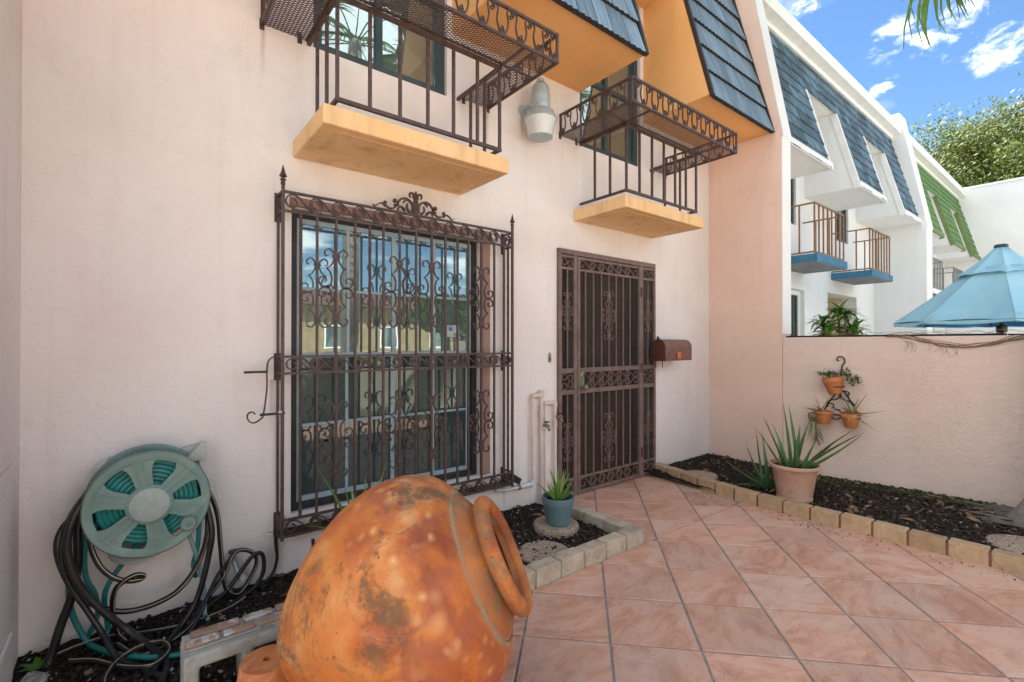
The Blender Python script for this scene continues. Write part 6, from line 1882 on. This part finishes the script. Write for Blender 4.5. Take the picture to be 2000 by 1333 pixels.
bs = thing('leafy_shrub', 'bright green shrub with rosettes of long leaves behind the garden wall', 'shrub', (6.0, -1.05, -0.2))
rn = random.Random(12)
heads = [(-0.88, 1.56, 0.0), (-1.00, 1.66, 0.1), (-1.11, 1.62, -0.05), (-0.96, 1.46, -0.1), (-1.16, 1.46, 0.05), (-1.05, 1.45, 0.15), (-0.86, 1.43, 0.1), (-1.2, 1.36, -.1)]
for (y, z, dx) in heads:
    MB().tube(cr([(6.0, -1.03, -0.2), (6.0 + dx * 0.5, (y - 1.03) / 2, z * 0.5), (6.0 + dx, y, z)], 4), 0.011, 6).build('stem', 'dry', bs)
    for k in range(26):
        blade(MB(), (6.0 + dx, y, z - 0.004 * k + 0.03), R(137.5 * k), R(rn.uniform(-5, 60)), rn.uniform(0.15, 0.23), 0.048, rn.uniform(0.7, 1.5), 0.05, 6).build('leaf', 'bush_leaf', bs)

# ================================================================== BACKGROUND TREE
def tree(name, label, base, height, crown_c, crown_r, nclump, nleaf, ls, mat, seed, sq=0.8):
    rn = random.Random(seed)
    t = thing(name, label, 'tree', base)
    m = MB(); b = Vector(base); cc = Vector(crown_c)
    top = cc - Vector((0, 0, crown_r * 0.35))
    m.tube(cr([b, b.lerp(top, 0.5) + Vector((rn.uniform(-.3, .3), rn.uniform(-.3, .3), 0)), top], 5), [0.32 - 0.16 * i / 10 for i in range(11)], 10)
    clumps = []
    for i in range(nclump):
        d = Vector((rn.gauss(0, 1), rn.gauss(0, 1), rn.gauss(0.15, 0.9))).normalized()
        rr = crown_r * rn.uniform(0.45, 1.0)
        p = cc + Vector((d.x * rr, d.y * rr, d.z * rr * sq))
        clumps.append((p, crown_r * rn.uniform(0.10, 0.21)))
        if True:
            mid = top.lerp(p, 0.5) + Vector((rn.uniform(-.4, .4), rn.uniform(-.4, .4), rn.uniform(0, .5)))
            m.tube(cr([top, mid, p], 4), [0.085 - 0.075 * k / 8 for k in range(9)], 5)
    m.build('trunk', 'tree_bark', t)
    lv = MB()
    for p, r in clumps:
        for _ in range(nleaf):
            d = Vector((rn.gauss(0, 1), rn.gauss(0, 1), rn.gauss(0, 0.7))) * r * 0.55
            c = p + d; s = ls * rn.uniform(0.6, 1.3)
            u = Vector((rn.gauss(0, 1), rn.gauss(0, 1), rn.gauss(0, 1))).normalized(); v = u.orthogonal().normalized()
            lv.v += [tuple(c - u * s), tuple(c + v * s * 0.5), tuple(c + u * s), tuple(c - v * s * 0.5)]
            k = len(lv.v) - 4
            lv.f.append([k, k + 1, k + 2, k + 3]); lv.mi.append(0); lv.sm.append(False)
    o = lv.build('crown', mat, t, 0, True)
    return t
tree('oak_tree', 'spreading tree with sunlit yellow green crown behind the white end building', (28.2, 0.3, -0.2), 12, (28.4, 0.1, 8.0), 4.3, 270, 300, 0.078, 'tree_leaf', 5, 0.75)

# ================================================================== WHAT STANDS ACROSS THE YARD (seen in the window glass)
fy = thing('yard_wall', 'cream front wall of the yard seen mirrored in the window glass', 'wall', (5, -6.2, -0.2))
MB().box(-8, 30, -6.4, -6.2, -0.19, 1.15).build('wall', 'cream', fy)
oh = thing('opposite_house', 'ochre house across the street mirrored in the window glass', 'house', (34, -33, -0.2))
wx_ = [x for x in range(6, 62, 4)]
hw = wall_with_holes(4, 64, -0.19, 3.9, [(x, x + 1.3, 1.0, 2.6) for x in wx_], -30.3, -30.0).build('wall', 'ochre', oh); weld(hw.data)
MB().box(4, 64, -38, -30.35, -0.19, 3.89).build('block', 'room', oh)
MB().prism([(-29.3, 3.9), (-31.6, 5.0), (-38, 5.0), (-38.4, 3.9)], lambda y, z: (3.7, y, z), lambda y, z: (64.3, y, z)).build('roof', 'mail_door', oh)
for x in wx_:
    f = rect_frame(MB(), x + 0.01, x + 1.29, 1.01, 2.59, 0.09, -30.12, -30.02).build('window', 'white_trim', oh)
    MB().box(x + 0.1, x + 1.2, -30.1, -30.08, 1.1, 2.5).build('pane', 'glass', f)
tree('street_tree', 'dark round street tree mirrored in the window glass', (22.5, -21, -0.2), 7, (22.5, -21, 4.3), 2.3, 70, 110, 0.16, 'palm_leaf', 9)
tree('street_tree', 'low spreading street tree mirrored in the lower part of the window glass', (30.5, -22, -0.2), 7, (30.5, -22, 3.0), 2.6, 70, 110, 0.16, 'palm_leaf', 19, 0.6)
tree('street_tree', 'small street tree mirrored at the edge of the window glass', (13.0, -19, -0.2), 7, (13.0, -19, 2.6), 1.8, 50, 110, 0.16, 'palm_leaf', 29, 0.7)

p2 = thing('palm_tree', 'tall palm standing behind the viewer mirrored in the upper window', 'palm', (3.1, -5.75, -0.15))
MB().tube(cr([(3.1, -5.75, -0.15), (3.15, -5.75, 3.5), (3.2, -5.7, 6.9)], 5), [0.17 - 0.005 * i for i in range(11)], 12).build('trunk', 'trunk', p2)
rn = random.Random(77)
for k in range(14):
    M = Matrix.Translation((3.2, -5.7, 6.85)) @ Matrix.Rotation(R(26 * k + rn.uniform(-8, 8)), 4, 'Z') @ Matrix.Rotation(R(-rn.uniform(-25, 55)), 4, 'Y') @ Matrix.Scale(rn.uniform(0.9, 1.15), 4)
    o = link('frond', fme, None, 0, False, M); attach(o, p2)
